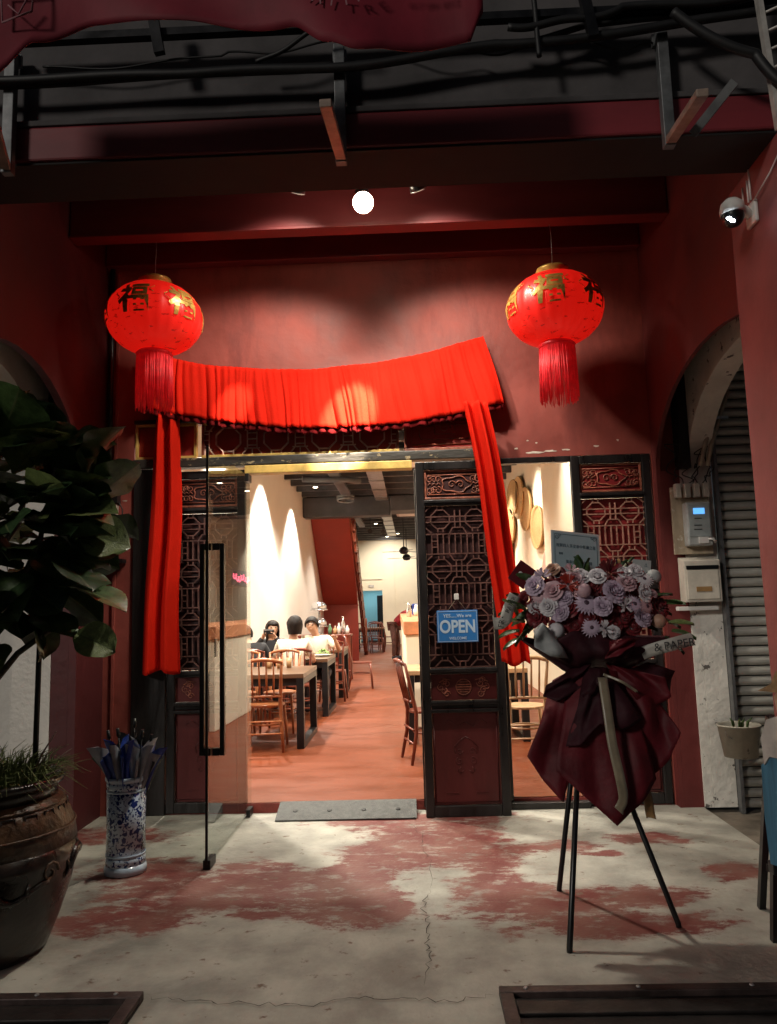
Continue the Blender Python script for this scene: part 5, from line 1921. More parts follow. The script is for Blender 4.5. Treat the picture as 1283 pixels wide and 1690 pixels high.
plate_part('apron', [(.0, .01), (.34, .01), (.36, .2), (.34, .42), (.29, .46), (.05, .46), (-.005, .42), (-.01, .2)], jean)
plate_part('shirt', [(.02, .425), (.05, .464), (.29, .464), (.35, .425), (.36, .52), (.30, .62), (.22, .645), (.12, .645), (.05, .62), (.015, .54)], shirt_print, -.0115)
plate_part('head', [(.10, .648), (.25, .648), (.26, .72), (.22, .77), (.13, .77), (.09, .72)], skin_print, -.001)
plate_part('hat', [(.02, .74), (.33, .74), (.26, .775), (.23, .83), (.12, .83), (.09, .775)], hat_print, -.012)


# ================================================================== INSIDE THE RESTAURANT
il = G().box(-2.6, -2.40, F + .24, 29.3, IF, 4.3).obj('inner_wall', inner_white)
tag(il, 'white inner wall on the left, washed by two tall pools of light', 'wall')
ir = G().box(2.0, 2.2, F + .24, 29.3, IF, 4.3).obj('inner_wall', cream)
tag(ir, 'cream inner wall on the right, hung with woven trays', 'wall')
pr_ = G().box(1.86, 1.998, F + .225, 10.5, IF, 4.3).obj('wall_pier', cream)
tag(pr_, 'brightly lit cream wall pier beside the right door leaf', 'wall')
g = G()
g.box(-2.6, -1.97, 29.0, 29.25, IF, 4.3)
g.box(-1.08, .40, 29.0, 29.25, IF, 4.3)
g.box(-1.97, -1.08, 29.0, 29.25, 2.10, 4.3)
g.box(.40, 2.2, 29.0, 29.25, IF, 4.3)
bw = g.obj('back_wall', cream)
tag(bw, 'cream back wall with a doorway at the far end of the restaurant', 'wall')
G().box(-1.10, -.62, 28.93, 28.998, IF, 4.2).obj('pilaster', cream, bw)
G().box(-2.39, -.62, 28.95, 28.9985, 2.52, 2.58).obj('ledge', cream, bw)
tag(G().box(-1.62, -1.42, 28.96, 28.99, 2.22, 2.32).obj('door_sign', pale_metal), 'small sign plate above the far doorway', 'sign')
br = G()
br.box(-2.2, -.9, 32.0, 32.1, IF, 3)
br.box(-2.25, -2.2, 29.26, 32.0, IF, 3)
br.box(-.9, -.85, 29.26, 32.0, IF, 3)
tag(br.obj('back_room', blue_door), 'pale blue back room seen through the far doorway', 'room')
tag(G().box(-1.42, -1.10, 31.2, 31.9, IF, 1.95).obj('dark_fridge', black_satin, bevel=.02), 'tall dark fridge in the pale blue back room', 'fridge')

ic = thing('interior_ceiling', 'black exposed ceiling with grey joists inside the restaurant', 'ceiling')
G().box(-2.6, 2.2, F + .24, 32.2, 4.12, 4.22).obj('boarding', dark_ceiling, ic)
for k in range(30):
    y = 6.6 + k * .78
    G().box(-2.39, 1.99, y, y + .10, 3.98, 4.118).obj('joist', grey_joist, ic)
tag(G().box(-2.39, -.42, 16.9, 17.3, 3.52, 3.978).obj('bulkhead', soffit_grey, bevel=.02), 'dark grey ceiling bulkhead above the head of the red staircase', 'bulkhead')
tag(G().box(-.415, 1.99, 16.9, 17.6, 3.62, 3.978).obj('bulkhead', soffit_grey, bevel=.02), 'grey ceiling bulkhead crossing to the right of the silver duct', 'bulkhead')
tr = thing('cable_tray', 'silver cable tray running along the ceiling in short lengths', 'cable tray', (-.60, 0, 0))
for k in range(13):
    y = 10.8 + k * 1.15
    G().box(-.14, .14, y, y + 1.04, 3.86, 3.90).obj('tray', steel, tr, bevel=.006)
    G().box(-.15, .15, y + 1.045, y + 1.145, 3.85, 3.905).obj('joint', galv, tr)
    G().tube([(0, y + 1.1, 3.906), (0, y + 1.1, 3.98)], .008, 6).obj('hanger', galv, tr)
tag(G().box(-1.42, -1.22, 11.5, 16.88, 3.84, 3.90).obj('duct', soffit_grey, bevel=.01), 'grey flat duct along the ceiling left of the cable tray', 'duct')
tag(G().box(-1.40, -1.24, 17.4, 21, 3.70, 3.78).obj('duct', galv, bevel=.01), 'second grey duct beyond the bulkhead near the stair head', 'duct')
tag(G().tube([(-1.9, 13.4, 3.80), (-1.1, 13.6, 3.80), (-.9, 13.8, 3.8)], .06, 10).obj('pipe', soffit_grey), 'grey bent pipe crossing under the duct', 'pipe')
tag(G().tube([(-1.35 + .17 * math.cos(i * .7), 16.0 + .25 * math.sin(i * .7) , 3.74 + .006 * i) for i in range(20)], .028, 8).obj('coil', galv), 'coil of grey hose hanging before the bulkhead', 'hose')
for y, x, lab in ((12.2, -.02, 'white cassette air conditioner nearest the doorway on the ceiling'), (19.2, .0, 'white cassette air conditioner farther back on the ceiling')):
    a_ = thing('air_conditioner', lab, 'air conditioner', (x, y, 3.80))
    G().box(-.32, .42, -.42, .42, 0, .17).obj('casing', pale_metal, a_, bevel=.02)
    G().box(-.25, .35, -.35, .35, -.012, -.001).obj('grille', white_plastic, a_, bevel=.005)
for y, x, lab in ((21.5, -.18, 'black ceiling fan nearer of two, at the right of the far room'), (24.5, -.12, 'black ceiling fan farther of two, by the back wall')):
    a_ = thing('ceiling_fan', lab, 'ceiling fan', (x, y, 3.0))
    G().tube([(0, 0, .12), (0, 0, .98)], .014, 8).obj('rod', black_plastic, a_)
    G().lathe([(.02, .16), (.10, .12), (.14, .04), (.10, -.04), (.02, -.06)], 20).obj('motor', black_plastic, a_)
    for k in range(3):
        an = R(170 + 120 * k)
        G().prism([(.12, -.04), (.60, -.07), (.63, .05), (.12, .03)], .02, .028, 'Z').obj('blade', black_plastic, a_, rz=an)
for x, y, lab in ((-.72, 20.6, 'black track spotlight hanging near the stair rail'), (-1.05, 20.2, 'second black track spotlight left of the hanging one')):
    a_ = thing('track_spotlight', lab, 'spotlight', (x, y, 3.55))
    G().tube([(0, 0, 0), (0, 0, .5)], .012, 6).obj('stem', black_plastic, a_)
    G().tube([(0, .06, .0), (0, -.05, -.04), (0, -.12, -.06)], [.05, .06, .065], 14).obj('head', black_plastic, a_)

# left row makes the wall pools; other downlights are added to brighten the room
WARM = (1.0, .915, .78)
DL = mat('downlight_lens', (1, .9, .7), .4, emit=(1, .85, .6), estr=14)


def downlight(label, x, y, target, power, size, blend=.5, z=3.93, radius=.04, color=WARM):
    t = thing('downlight', label, 'ceiling lamp', (x, y, z), 0, 'black downlights on the restaurant ceiling')
    G().tube([(0, 0, .19), (0, 0, .02)], .055, 14).obj('can', black_plastic, t)
    G().tube([(0, 0, .019), (0, 0, .012)], .048, 14).obj('lens', DL, t)
    spot('lamp', (x, y, z - .02), target, power, size, blend, color, radius, t)


LBL = {1: 'left wall of the restaurant', 2: 'middle of the restaurant, added to brighten it', 3: 'right wall, added to brighten it', 4: 'back wall'}
ORD = ('first', 'second', 'third', 'fourth', 'fifth', 'sixth', 'seventh', 'eighth', 'ninth', 'tenth')


def dl(k, i):
    return 'black can downlight over the %s, %s from the door' % (LBL[k], ORD[i])


for i, y in enumerate((6.9, 9.4, 12.2, 15.3)):
    downlight(dl(1, i), -1.90, y, (-1.90, y, 0), 760, 102, .35, radius=.07)
for i, (x, y, p_) in enumerate(((-.6, 6.75, 230), (1.2, 6.9, 230), (-.9, 9.4, 340), (.5, 11.2, 330), (-1.0, 13.2, 420), (.9, 15.5, 420), (-.8, 18.5, 420), (1.2, 21, 420), (-1.0, 22.5, 520), (-.4, 25.8, 520))):
    downlight(dl(2, i), x, y, (x, y - .1, 0), p_ * 1.08, 116, .7)
for i, y in enumerate((8.4, 11.6, 14.4)):
    downlight(dl(3, i), 1.2, y, (2.0, y, 1.9), 300, 90, .8)
downlight('added black can downlight aimed at the back wall above the far doorway', -.8, 26.8, (-.8, 29, 2.4), 420, 90, .8)
t = thing('downlight', 'small cool lamp in the back room', 'ceiling lamp', (-1.55, 30.6, 2.7))
G().lathe([(.10, .0), (.10, .06), (.02, .08)], 16).obj('can', white_plastic, t)
spot('lamp', (-1.55, 30.6, 2.68), (-1.55, 30.7, 0), 120, 150, .5, (.65, .95, 1), .08, t)

# red staircase, seen from below
stc = thing('staircase', 'red underside of a staircase rising towards the door with banister along its edge', 'staircase', (0, 0, 0))
q = G()
q.prism([(18.1, 3.72), (20.6, 1.55), (20.75, 1.70), (18.25, 3.87)], -2.385, -1.46, 'X')
q.obj('underside', stair_red, stc)
G().box(-2.385, -1.46, 20.6, 20.72, IF, 1.60).obj('panel', stair_red, stc)
G().box(-2.39, -1.44, 20.55, 20.6, 1.52, 1.56).obj('moulding', stair_red, stc)
G().prism([(18.1, 3.70), (22.9, IF), (22.9, .22), (18.1, 3.95)], -1.455, -1.41, 'X').obj('stringer', red_wood, stc)
for k in range(15):
    y = 18.3 + k * .31
    z = 3.86 - k * .245
    G().box(-1.45, -1.36, y, y + .30, z - .24, z).obj('step_end', red_wood, stc)
    G().tube([(-1.40, y + .15, z), (-1.40, y + .15, z + .35), (-1.40, y + .15, z + .68)], [.022, .03, .018], 7).obj('baluster', orange_wood, stc)
G().bar((-1.40, 18.2, 4.55 - .1), (-1.40, 22.8, .93), .05, .05).obj('handrail', red_wood, stc)
G().tube([(-1.40, 22.85, IF), (-1.40, 22.85, 1.15)], [.06, .05], 10).obj('newel', red_wood, stc)

# counter with its front toward the aisle
ct = thing('counter', 'cream service counter with an orange top along the right of the aisle', 'counter', (0, 0, 0))
G().prism([(-.085, 9.1), (-.29, 19.2), (.9, 19.2), (.9, 9.1)], IF, 1.14, 'Z').obj('body', cream, ct, bevel=.01)
G().prism([(-.105, 9.07), (-.31, 19.25), (.92, 19.25), (.92, 9.07)], 1.142, 1.30, 'Z').obj('top', counter_top, ct, bevel=.01)
tag(G().lathe([(.05, 0), (.06, .1), (.03, .16), (.03, .2)], 14).obj('jug', plate_white, loc=(.08, 13.5, 1.302)), 'white jug standing on the orange counter top', 'jug')
tag(G().box(.0, .35, 14.6, 14.9, 1.302, 1.52).obj('display', umb_blue, bevel=.02), 'blue box standing on the orange counter top', 'box')
tag(G().lathe([(.04, 0), (.045, .12), (.02, .18), (.018, .24)], 12).obj('bottle', silver, loc=(-.05, 12.6, 1.302)), 'silver bottle standing at the near end of the counter', 'bottle')

# woven trays on the right wall
for i, (y, z, a, b) in enumerate(((14.1, 3.42, .75, .34), (14.6, 2.95, .62, .36), (12.6, 3.03, .57, .36), (11.55, 2.62, .55, .33), (15.0, 2.55, .5, .36), (13.35, 3.33, .6, .37))):
    q = G()
    q.lathe([(.001, .05), (.3, .045), (.7, .03), (.93, .02), (1.0, .05), (1.02, .06), (1.0, .075), (.92, .04)], 36)
    me = q.mesh('woven_tray')
    me.transform(Matrix.Diagonal((b, a, 1, 1)))
    me.transform(Matrix.Rotation(R(-90), 4, 'Y'))
    o = link('woven_tray', me, rattan, loc=(1.998, y, z))
    tag(o, ['topmost woven tray, half hidden by the red drape', 'woven tray next to the red drape, second row', 'large whole woven tray in the middle of the cluster', 'woven tray lowest on the right, just above the blue card', 'woven tray lowest on the left beside the red drape', 'tall woven tray just left of the middle one'][i], 'woven tray', 'woven trays on the right wall')
tag(G().lathe([(.001, 0), (.6, .02), (.8, .04)], 30).obj('painted_disc', F_PEACH, loc=(1.99, 11.0, 1.75)), 'orange round wall ornament low on the right wall behind the flowers', 'ornament')
bpy.data.objects['painted_disc'].rotation_euler = (0, R(-90), 0)
bpy.data.objects['painted_disc'].scale = (.6, .6, .6)
neon = mat('neon_pink', (1, .3, .4), .4, emit=(1.0, .16, .24), estr=6)
ns = thing('neon_sign', 'pink neon script mounted on the right inner wall, mirrored in the glass door', 'sign', (1.985, 19.8, 2.32))
q = G()
q.tube(smooth([(0, (k * .085 - 1.0) + .09 * math.cos(k * 1.9), .075 * math.sin(k * 1.9) + .03 * math.sin(k * .6)) for k in range(25)], 5), .016, 6)
q.obj('tube', neon, ns)
G().box(.004, .014, -1.1, 1.1, -.2, .2).obj('backing', pale_metal, ns)

# ------------------------------------------------------------------ tables
def table(label, loc, L, W, H=.75, mt=table_wood):
    t = thing('table', label, 'table', loc, 0, 'dining tables with black frames')
    G().box(-L / 2, L / 2, -W / 2, W / 2, H - .045, H).obj('tabletop', mt, t, bevel=.004)
    s = .075
    for sx in (-1, 1):
        x = sx * (L / 2 - s / 2 - .002)
        for sy in (-1, 1):
            y = sy * (W / 2 - s / 2 - .002)
            G().box(x - s / 2, x + s / 2, y - s / 2, y + s / 2, .001, H - .046).obj('leg', table_black, t, bevel=.003)
        a = W / 2 - s - .003
        G().box(x - s / 2, x + s / 2, -a, a, .001, .06).obj('foot_rail', table_black, t)
        G().box(x - s / 2, x + s / 2, -a, a, H - .11, H - .046).obj('top_rail', table_black, t)
    for sy in (-1, 1):
        y = sy * (W / 2 - s / 2)
        a = L / 2 - s - .003
        G().box(-a, a, y - .02, y + .02, H - .12, H - .046).obj('apron', table_black, t)
    return t


table('dining table nearest the glass door, with empty chairs and glasses', (-1.73, 8.45, IF), 1.19, 1.10)
table('dining table where the four guests sit', (-1.73, 10.68, IF), 1.19, 1.06)
table('dining table behind the guests, third from the door', (-1.73, 12.72, IF), 1.22, 1.06)
table('small table far back by the foot of the staircase', (-1.35, 24.6, IF), .9, .9)
table('wooden table behind the window gap by the flowers', (.55, 9.0 - .55, IF), 1.25, .9, .74, pale_wood)


# ------------------------------------------------------------------ chairs
def make_chair(wood, label, loc, rz, grp='bentwood chairs with spindle backs', lean=.10):
    t = thing('chair', label, 'chair', loc, rz, grp)
    q = G()
    q.prism([(.20 * math.cos(a) * (1.0 if math.sin(a) < 0 else .93), .20 * math.sin(a)) for a in [2 * math.pi * i / 20 for i in range(20)]], .435, .458, 'Z')
    q.obj('seat', wood, t, bevel=.006)
    for sx in (-1, 1):
        G().tube([(sx * .165, -.145, .434), (sx * .185, -.175, .2), (sx * .195, -.185, 0)], [.018, .017, .013], 8).obj('leg', wood, t)
        G().tube([(sx * .195, .235, 0), (sx * .175, .185, .25), (sx * .165, .175, .45), (sx * .175, .175 + lean * .55, .70), (sx * .19, .175 + lean, .895)], [.014, .018, .02, .017, .013], 8).obj('leg', wood, t)
    ty = .175 + lean
    G().tube([(-.195, ty, .88), (-.10, ty + .025, .91), (0, ty + .032, .918), (.10, ty + .025, .91), (.195, ty, .88)], [.015, .019, .02, .019, .015], 8).obj('top_rail', wood, t)
    G().tube([(-.172, .19 + lean * .2, .545), (0, .205 + lean * .2, .55), (.172, .19 + lean * .2, .545)], .013, 7).obj('mid_rail', wood, t)
    for k in (-1.5, -.5, .5, 1.5):
        x = .07 * k
        G().tube([(x, .20 + lean * .2, .55), (x * 1.02, .20 + lean * .55, .70), (x * 1.05, ty + .022, .90)], [.008, .011, .008], 6).obj('spindle', wood, t)
    ring = [(.165 * math.cos(2 * math.pi * i / 16), .16 * math.sin(2 * math.pi * i / 16), .26) for i in range(16)]
    G().tube(ring, .010, 6, closed=True).obj('stretcher', wood, t)
    G().tube([(-.18, .205, .30), (.18, .205, .30)], .010, 6).obj('stretcher', wood, t)
    G().tube([(-.18, .21, .18), (.18, .21, .18)], .010, 6).obj('stretcher', wood, t)
    return t


PI = math.pi
c0 = make_chair(orange_wood, 'orange-brown chair at the near side of the first table, back to the door', (-1.53, 7.94, IF), R(180 + 4))


def put_chair(src, label, loc, rz):
    c = copy_tree(src)
    c.location = loc
    c.rotation_euler.z = rz
    c['label'] = label
    return c


# chair faces -Y by default (back at +Y); rz=180 turns its back to the door
c1 = make_chair(red_wood, 'dark red chair under the guest in the cream tee', (-1.47, 9.86, IF), R(180))
put_chair(c0, 'orange-brown chair at the near side of the first table, partly behind the glass', (-2.06, 7.96, IF), R(176))
put_chair(c0, 'orange-brown chair at the far side of the first table, facing the door on the left', (-2.05, 9.05, IF), R(3))
put_chair(c0, 'orange-brown chair at the far side of the first table, facing the door on the right', (-1.58, 9.07, IF), R(-4))
put_chair(c1, 'dark red chair under the guest in black with back to the door', (-2.05, 9.86, IF), R(178))
put_chair(c1, 'dark red chair under the man with glasses', (-1.45, 11.42, IF), R(0))
put_chair(c1, 'dark red chair under the woman taking a photo', (-2.08, 11.40, IF), R(0))
put_chair(c1, 'dark red chair pulled into the aisle by the third table', (-.92, 13.6, IF), R(95))
put_chair(c1, 'dark red chair tucked at the third table, next to the aisle', (-1.25, 11.95, IF), R(180))
put_chair(c1, 'dark red chair farthest back, left of the far table', (-1.62, 23.8, IF), R(180))
put_chair(c1, 'dark red chair farthest back, right of the far table', (-1.1, 23.8, IF), R(175))
put_chair(c1, 'dark red chair beyond the far table', (-1.3, 25.3, IF), R(-5))
put_chair(c1, 'dark red chair at the aisle side of the far table', (-.72, 24.7, IF), R(100))
put_chair(c1, 'dark red chair beside the carved leaf with the sign, its back to the aisle', (.14, 7.22, IF), R(104))
c2 = make_chair(pale_wood, 'pale brown chair seen through the window gap, back to the door', (1.03, 7.35, IF), R(181))
put_chair(c2, 'pale brown chair farther inside, behind the table in the window gap', (1.0, 9.3, IF), R(5))

# ------------------------------------------------------------------ things on the tables
for x, y, h in ((-1.52, 8.7, .10), (-1.42, 8.75, .11), (-1.64, 8.72, .10), (-1.9, 8.6, .11)):
    g_ = thing('glass', {-1.52: 'amber glass in the middle of the first table', -1.42: 'amber glass nearest the aisle on the first table', -1.64: 'amber glass left of the middle on the first table', -1.9: 'amber glass farthest left on the first table'}[x], 'glass', (x, y, IF + .751), 0, 'drinking glasses on the first table')
    G().lathe([(.028, 0), (.034, h), (.032, h), (.027, .006)], 14).obj('tumbler', pale_wood, g_)
    G().lathe([(.001, .007), (.026, .007), (.030, h * .7), (.001, h * .7)], 14).obj('drink', tea, g_)
pl = thing('plate', 'white plate of green salad before the man with glasses', 'plate', (-1.26, 10.72, IF + .751))
G().lathe([(.001, .0), (.07, .0), (.13, .018), (.135, .02), (.07, .006), (.001, .006)], 26).obj('plate', plate_white, pl)
q = G()
random.seed(2)
for k in range(60):
    a, r_ = random.uniform(0, 6.28), random.uniform(0, .09)
    c = Vector((r_ * math.cos(a), r_ * math.sin(a), .02 + .06 * (1 - r_ / .1) + random.uniform(0, .02)))
    v = Vector((random.gauss(0, 1), random.gauss(0, 1), random.gauss(0, .6))).normalized() * .03
    s = Vector((-v.y, v.x, .01))
    q.bm.faces.new([q.bm.verts.new(c + e) for e in (v, s * .6, -v, -s * .6)])
o = q.obj('salad', salad, pl)
o['kind'] = 'stuff'
tag(G().lathe([(.03, 0), (.035, .11), (.033, .11), (.028, .008)], 14).obj('glass', tea, loc=(-2.0, 10.5, IF + .751)), 'glass of tea in front of the woman taking a photo', 'glass')

sb = thing('sideboard', 'dark wooden sideboard below the staircase', 'sideboard', (-1.62, 15.1, IF))
G().box(-.62, .42, -.25, .25, .86, .90).obj('top', red_wood, sb, bevel=.005)
G().box(-.60, .40, -.23, .23, .30, .34).obj('shelf', red_wood, sb)
for sx in (-.58, .38):
    for sy in (-.21, .21):
        G().box(sx - .025, sx + .025, sy - .025, sy + .025, 0, .859).obj('leg', red_wood, sb)
cs = thing('cake_stand', 'tall two-tier glass cake stand on the sideboard', 'cake stand', (-1.83, 15.0, IF + .901))
G().lathe([(.10, 0), (.09, .02), (.02, .04), (.02, .62)], 16).obj('stem', silver, cs)
for z in (.14, .46):
    G().lathe([(.02, z), (.17, z + .01), (.18, z + .03), (.02, z + .025)], 26).obj('dish', silver, cs)
    G().lathe([(.15, z + .032), (.15, z + .10), (.11, z + .16), (.03, z + .185), (.001, z + .19)], 24).obj('dome', silver, cs)
for i, (x, h, m_) in enumerate(((-1.62, .20, bottle_green), (-1.52, .16, pale_wood), (-1.44, .22, plate_white), (-1.36, .34, silver), (-1.28, .17, plate_white))):
    b_ = thing('bottle', ['green bottle left of the row on the sideboard', 'pale brown jar on the sideboard', 'white bottle in the middle of the row on the sideboard', 'tall silver bottle on the sideboard', 'white jar at the right end of the sideboard'][i], 'bottle', (x, 15.0, IF + .901), 0, 'bottles and jars on the sideboard')
    G().lathe([(.04, 0), (.042, h * .6), (.018, h * .78), (.016, h * .95)], 14).obj('body', m_, b_)
    G().lathe([(.019, h * .951), (.019, h)], 10).obj('cap', plate_white, b_)

# ------------------------------------------------------------------ people
def skin_mesh(name, V, E, Rr, levels=2):
    me_ = bpy.data.meshes.new(name)
    me_.from_pydata([Vector(v) for v in V], E, [])
    o_ = bpy.data.objects.new(name, me_)
    COL.objects.link(o_)
    sk = o_.modifiers.new('skin', 'SKIN')
    sk.use_smooth_shade = True
    for i, r_ in enumerate(Rr):
        d_ = me_.skin_vertices[0].data[i]
        d_.radius = r_ if isinstance(r_, (tuple, list)) else (r_, r_)
        d_.use_root = (i == 0)
    sb_ = o_.modifiers.new('sub', 'SUBSURF')
    sb_.levels = levels
    dg = bpy.context.evaluated_depsgraph_get()
    out = bpy.data.meshes.new_from_object(o_.evaluated_get(dg))
    bpy.data.objects.remove(o_)
    for p_ in out.polygons:
        p_.use_smooth = True
    return out


def chain(pts):
    """list of (pos, radius) -> verts, edges, radii appended to a graph"""
    return pts


class Graph:
    def __init__(self):
        self.V, self.E, self.R = [], [], []

    def add(self, p, r, to=None):
        self.V.append(Vector(p))
        self.R.append(r)
        i = len(self.V) - 1
        if to is not None:
            self.E.append((to, i))
        return i

    def path(self, start, pts):
        i = start
        for p, r in pts:
            i = self.add(p, r, i)
        return i


def person(label, loc, rz, J, top_m, leg_m, hair_kind='short', sleeve='short', group=None, face_turn=0.0, glasses=False, curl=.5):
    """J: joints in metres, figure faces -Y: pelvis, chest, neck, head, and for s in l,r: elbow, hand, knee, foot."""
    t = thing('person', label, 'person', loc, rz, group)
    pv, ch, nk, hd = (Vector(J[k]) for k in ('pelvis', 'chest', 'neck', 'head'))
    up_ = (nk - pv).normalized()
    side = Vector(J.get('side', (1, 0, 0))).normalized()
    gph = Graph()
    p0 = gph.add(pv, (.135, .105))
    p1 = gph.add(pv.lerp(ch, .5), (.125, .095), p0)
    p2 = gph.add(ch, (.140, .10), p1)
    n0 = gph.add(nk, .048, p2)
    hdir = (hd - nk).normalized()
    n1 = gph.add(hd - hdir * .058 + Vector((0, -.012, 0)), (.072, .078), n0)
    n2 = gph.add(hd + hdir * .015, (.087, .100), n1)
    n3 = gph.add(hd + hdir * .085, (.068, .078), n2)
    sl, tr_ = Graph(), Graph()
    q0 = sl.add(pv + up_ * .02, (.160, .132))
    q1 = sl.add(pv.lerp(ch, .5), (.156, .132), q0)
    q2 = sl.add(ch + up_ * .02, (.166, .136), q1)
    sl.add(nk - up_ * .035, (.080, .078), q2)
    w0 = tr_.add(pv, (.150, .118))
    hands = []
    for key, s in (('l', -1), ('r', 1)):
        sh_ = ch + up_ * .10 + side * s * .175
        el, ha = Vector(J[key + 'elbow']), Vector(J[key + 'hand'])
        a = gph.add(sh_, .052, p2)
        a = gph.add(sh_.lerp(el, .5), .044, a)
        a = gph.add(el, .038, a)
        a = gph.add(el.lerp(ha, .45), .035, a)
        wr = el.lerp(ha, .86)
        a = gph.add(wr, .024, a)
        gph.add(ha, (.036, .018), a)
        hands.append((wr, ha, s))
        e_ = .62 if sleeve == 'short' else 1.0
        b = sl.add(sh_, .070, q2)
        b = sl.add(sh_.lerp(el, .5), .060, b)
        if sleeve == 'short':
            sl.add(sh_.lerp(el, .72), .062, b)
        else:
            b = sl.add(el, .050, b)
            sl.add(el.lerp(ha, .82), .036, b)
        hip = pv + side * s * .095 - up_ * .03
        kn, ft = Vector(J[key + 'knee']), Vector(J[key + 'foot'])
        a = gph.add(hip, .082, p0)
        a = gph.add(hip.lerp(kn, .5), .070, a)
        a = gph.add(kn, .052, a)
        a = gph.add(kn.lerp(ft, .4), .048, a)
        a = gph.add(ft + Vector((0, 0, .03)), .034, a)
        toe = Vector((0, -.16, 0)) if 'toe' not in J else Vector(J['toe'])
        gph.add(ft + toe, (.038, .024), a)
        b = tr_.add(hip, .098, w0)
        b = tr_.add(hip.lerp(kn, .5), .084, b)
        b = tr_.add(kn, .066, b)
        tr_.add(kn.lerp(ft, .85), .056, b)
    me_ = skin_mesh('body', gph.V, gph.E, gph.R)
    bm_ = bmesh.new()
    bm_.from_mesh(me_)
    x_ = G()
    x_.bm.free()
    x_.bm = bm_
    # fingers rooted inside the palm, thumb from its side
    for wr, ha, s in hands:
        d_ = (ha - wr).normalized()
        sd = d_.cross(Vector((0, 0, 1)))
        sd = sd.normalized() if sd.length > .1 else Vector((1, 0, 0))
        nn = sd.cross(d_).normalized()
        for k, L_ in enumerate((.070, .080, .075, .058)):
            b0 = ha + sd * (k - 1.5) * .018 - d_ * .005
            b1 = b0 + d_ * L_ * .55
            b2 = b1 + (d_ * (1 - curl) - nn * curl) * L_ * .5
            x_.tube([b0, b1, b2], [.0085, .008, .006], 6)
        b0 = ha - d_ * .035 - sd * s * .024
        x_.tube([b0, b0 - sd * s * .028 + d_ * .025, b0 - sd * s * .03 + d_ * .058], [.011, .010, .007], 6)
    # head details: nose, ears, eyes line
    rot = Matrix.Rotation(face_turn, 3, 'Z')
    hc = hd + hdir * .01

    def hp(x, y, z):
        return hc + rot @ Vector((x, y, z))
    x_.tube([hp(0, -.085, .020), hp(0, -.105, -.012), hp(0, -.094, -.028)], [.008, .013, .010], 7)
    for s in (-1, 1):
        x_.ball(hp(s * .081, .008, -.004), .024, 8, 6, (.35, .7, 1.15))
    x_.tube([hp(-.022, -.088, -.048), hp(0, -.095, -.050), hp(.022, -.088, -.048)], [.004, .007, .004], 6)
    bm_.to_mesh(me_)
    bm_.free()
    body = link('body', me_, [skin], t)
    f_ = G()
    for s in (-1, 1):
        f_.ball(hp(s * .032, -.083, .020), .009, 8, 6, (1.5, .6, .6))
        f_.tube([hp(s * .014, -.090, .040), hp(s * .034, -.090, .045), hp(s * .054, -.076, .038)], [.003, .0045, .003], 5)
    f_.obj('eyes', hair, t)
    if glasses:
        q_ = G()
        for s in (-1, 1):
            q_.tube([hp(s * .034 + .024 * math.cos(i * PI / 6), -.103, .018 + .018 * math.sin(i * PI / 6)) for i in range(12)], .0025, 5, closed=True)
            q_.tube([hp(s * .058, -.10, .022), hp(s * .085, -.0, .02)], .0025, 5)
        q_.tube([hp(-.01, -.104, .022), hp(.01, -.104, .022)], .0025, 5)
        q_.obj('spectacles', black_plastic, t)
    link('shirt', skin_mesh('shirt', sl.V, sl.E, sl.R), [top_m], t)
    link('trousers', skin_mesh('trousers', tr_.V, tr_.E, tr_.R), [leg_m], t)
    for key in ('l', 'r'):
        ft = Vector(J[key + 'foot'])
        toe = Vector((0, -.16, 0)) if 'toe' not in J else Vector(J['toe'])
        sh_ = G()
        sh_.tube([ft + Vector((0, .05, .045)), ft + Vector((0, .02, .045)), ft + toe * .5 + Vector((0, 0, .03)), ft + toe + Vector((0, 0, .015)), ft + toe * 1.2 + Vector((0, 0, .012))], [.03, .05, .052, .045, .02], 10)
        sh_.obj('shoe', cloth_dark, t)
    # hair: a cap shell that leaves the face free, longer locks for long hair
    h_ = G()
    rn = random.Random(len(label))
    NN, MM = 28, 12
    rows = []
    low = {'short': -.03, 'bob': -.115, 'long': -.20}[hair_kind]
    for j in range(MM + 1):
        row = []
        for k in range(NN):
            a = 2 * PI * k / NN
            front = max(0.0, -math.sin(a)) ** 1.1
            zlow = low * (1 - front) + .072 * front
            if hair_kind == 'long' and front > .55:
                zlow = .066
            v = j / MM
            z = .128 + (zlow - .128) * v ** 1.4
            rr = math.sqrt(max(.0004, 1 - ((z - .01) / .1185) ** 2)) if z > .01 else 1.0 + .02 * math.sin(v * 9)
            if z < .01:
                rr *= 1 - {'short': .10, 'bob': .22, 'long': .08}[hair_kind] * (.01 - z) / .12
            w_ = 1 + .035 * math.sin(a * 7 + j) + rn.uniform(-.015, .015)
            row.append(h_.bm.verts.new(hp(rr * .100 * w_ * math.cos(a), rr * .114 * w_ * math.sin(a) + .010, z)))
        rows.append(row)
    for j in range(MM):
        for k in range(NN):
            fc = h_.bm.faces.new((rows[j][k], rows[j][(k + 1) % NN], rows[j + 1][(k + 1) % NN], rows[j + 1][k]))
            fc.smooth = True
    h_.obj('hair', hair, t, solid=.012)
    return t


SEAT = dict(pelvis=(0, 0, .52), chest=(0, -.02, .86), neck=(0, -.03, 1.04), head=(0, -.05, 1.17),
            lknee=(-.12, -.42, .50), rknee=(.12, -.42, .50), lfoot=(-.12, -.40, .05), rfoot=(.12, -.40, .05),
            lelbow=(-.26, -.12, .72), relbow=(.26, -.12, .72), lhand=(-.16, -.36, .80), rhand=(.16, -.36, .80))


def pose(**k):
    d_ = dict(SEAT)
    d_.update(k)
    return d_


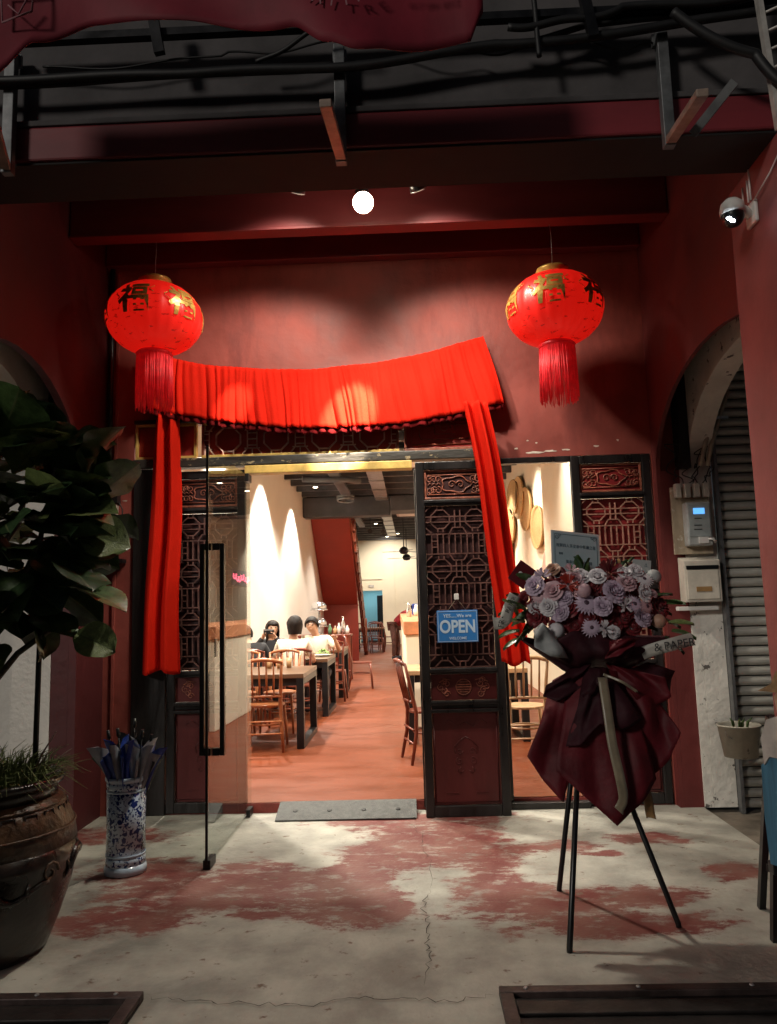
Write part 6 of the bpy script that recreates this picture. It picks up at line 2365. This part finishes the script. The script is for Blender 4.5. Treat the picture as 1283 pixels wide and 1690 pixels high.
person('seated guest in a cream tee, dark bobbed hair, back to the door', (-1.57, 9.98, IF), R(180), pose(head=(-.02, -.07, 1.19), neck=(0, -.05, 1.05), chest=(0, -.05, .87)), tee, cloth_dark, 'bob', group='guests at the second table')
person('seated man with glasses in a pale tee, facing the door and leaning left', (-1.37, 11.30, IF), R(0), pose(head=(-.10, -.13, 1.16), neck=(-.06, -.08, 1.04), chest=(-.04, -.04, .86), lhand=(-.12, -.40, .80), rhand=(.24, -.36, 1.0), relbow=(.30, -.16, .80)), tee, cloth_dark, 'short', group='guests at the second table', glasses=True, face_turn=R(-6))
ph_ = person('seated woman in black with long dark hair, holding up a phone', (-2.08, 11.30, IF), R(0), pose(head=(.02, -.08, 1.12), neck=(0, -.05, 1.0), chest=(0, -.03, .83), lhand=(-.05, -.30, 1.06), rhand=(.07, -.30, 1.06), lelbow=(-.22, -.22, .84), relbow=(.22, -.22, .84)), cloth_black, cloth_dark, 'long', sleeve='long', group='guests at the second table', face_turn=R(20))
person('seated guest in black with back to the door, half behind the glass door', (-2.12, 9.95, IF), R(180), pose(head=(.10, -.16, 1.08), neck=(.05, -.10, .98), chest=(0, -.06, .83)), cloth_black, cloth_dark, 'short', group='guests at the second table')
phn = thing('phone', 'dark phone held up by the woman in black', 'phone', (-2.07, 10.965, IF + 1.10))
G().box(-.075, .075, -.005, .005, -.036, .036).obj('body', black_satin, phn, bevel=.006)
G().box(-.068, .068, -.0065, -.0052, .018, .030).obj('camera_strip', steel, phn)
person('waiter in a red top bending over the far end of the counter', (-.42, 20.2, IF), R(70), dict(pelvis=(0, .05, .92), chest=(0, -.22, 1.17), neck=(0, -.38, 1.27), head=(0, -.50, 1.31),
       lknee=(-.10, .04, .48), rknee=(.10, .0, .48), lfoot=(-.10, .06, .04), rfoot=(.11, .04, .04), lelbow=(-.24, -.36, .98), relbow=(.24, -.36, .98), lhand=(-.12, -.52, 1.02), rhand=(.12, -.52, 1.02)), cloth_red, trouser_br, 'short')
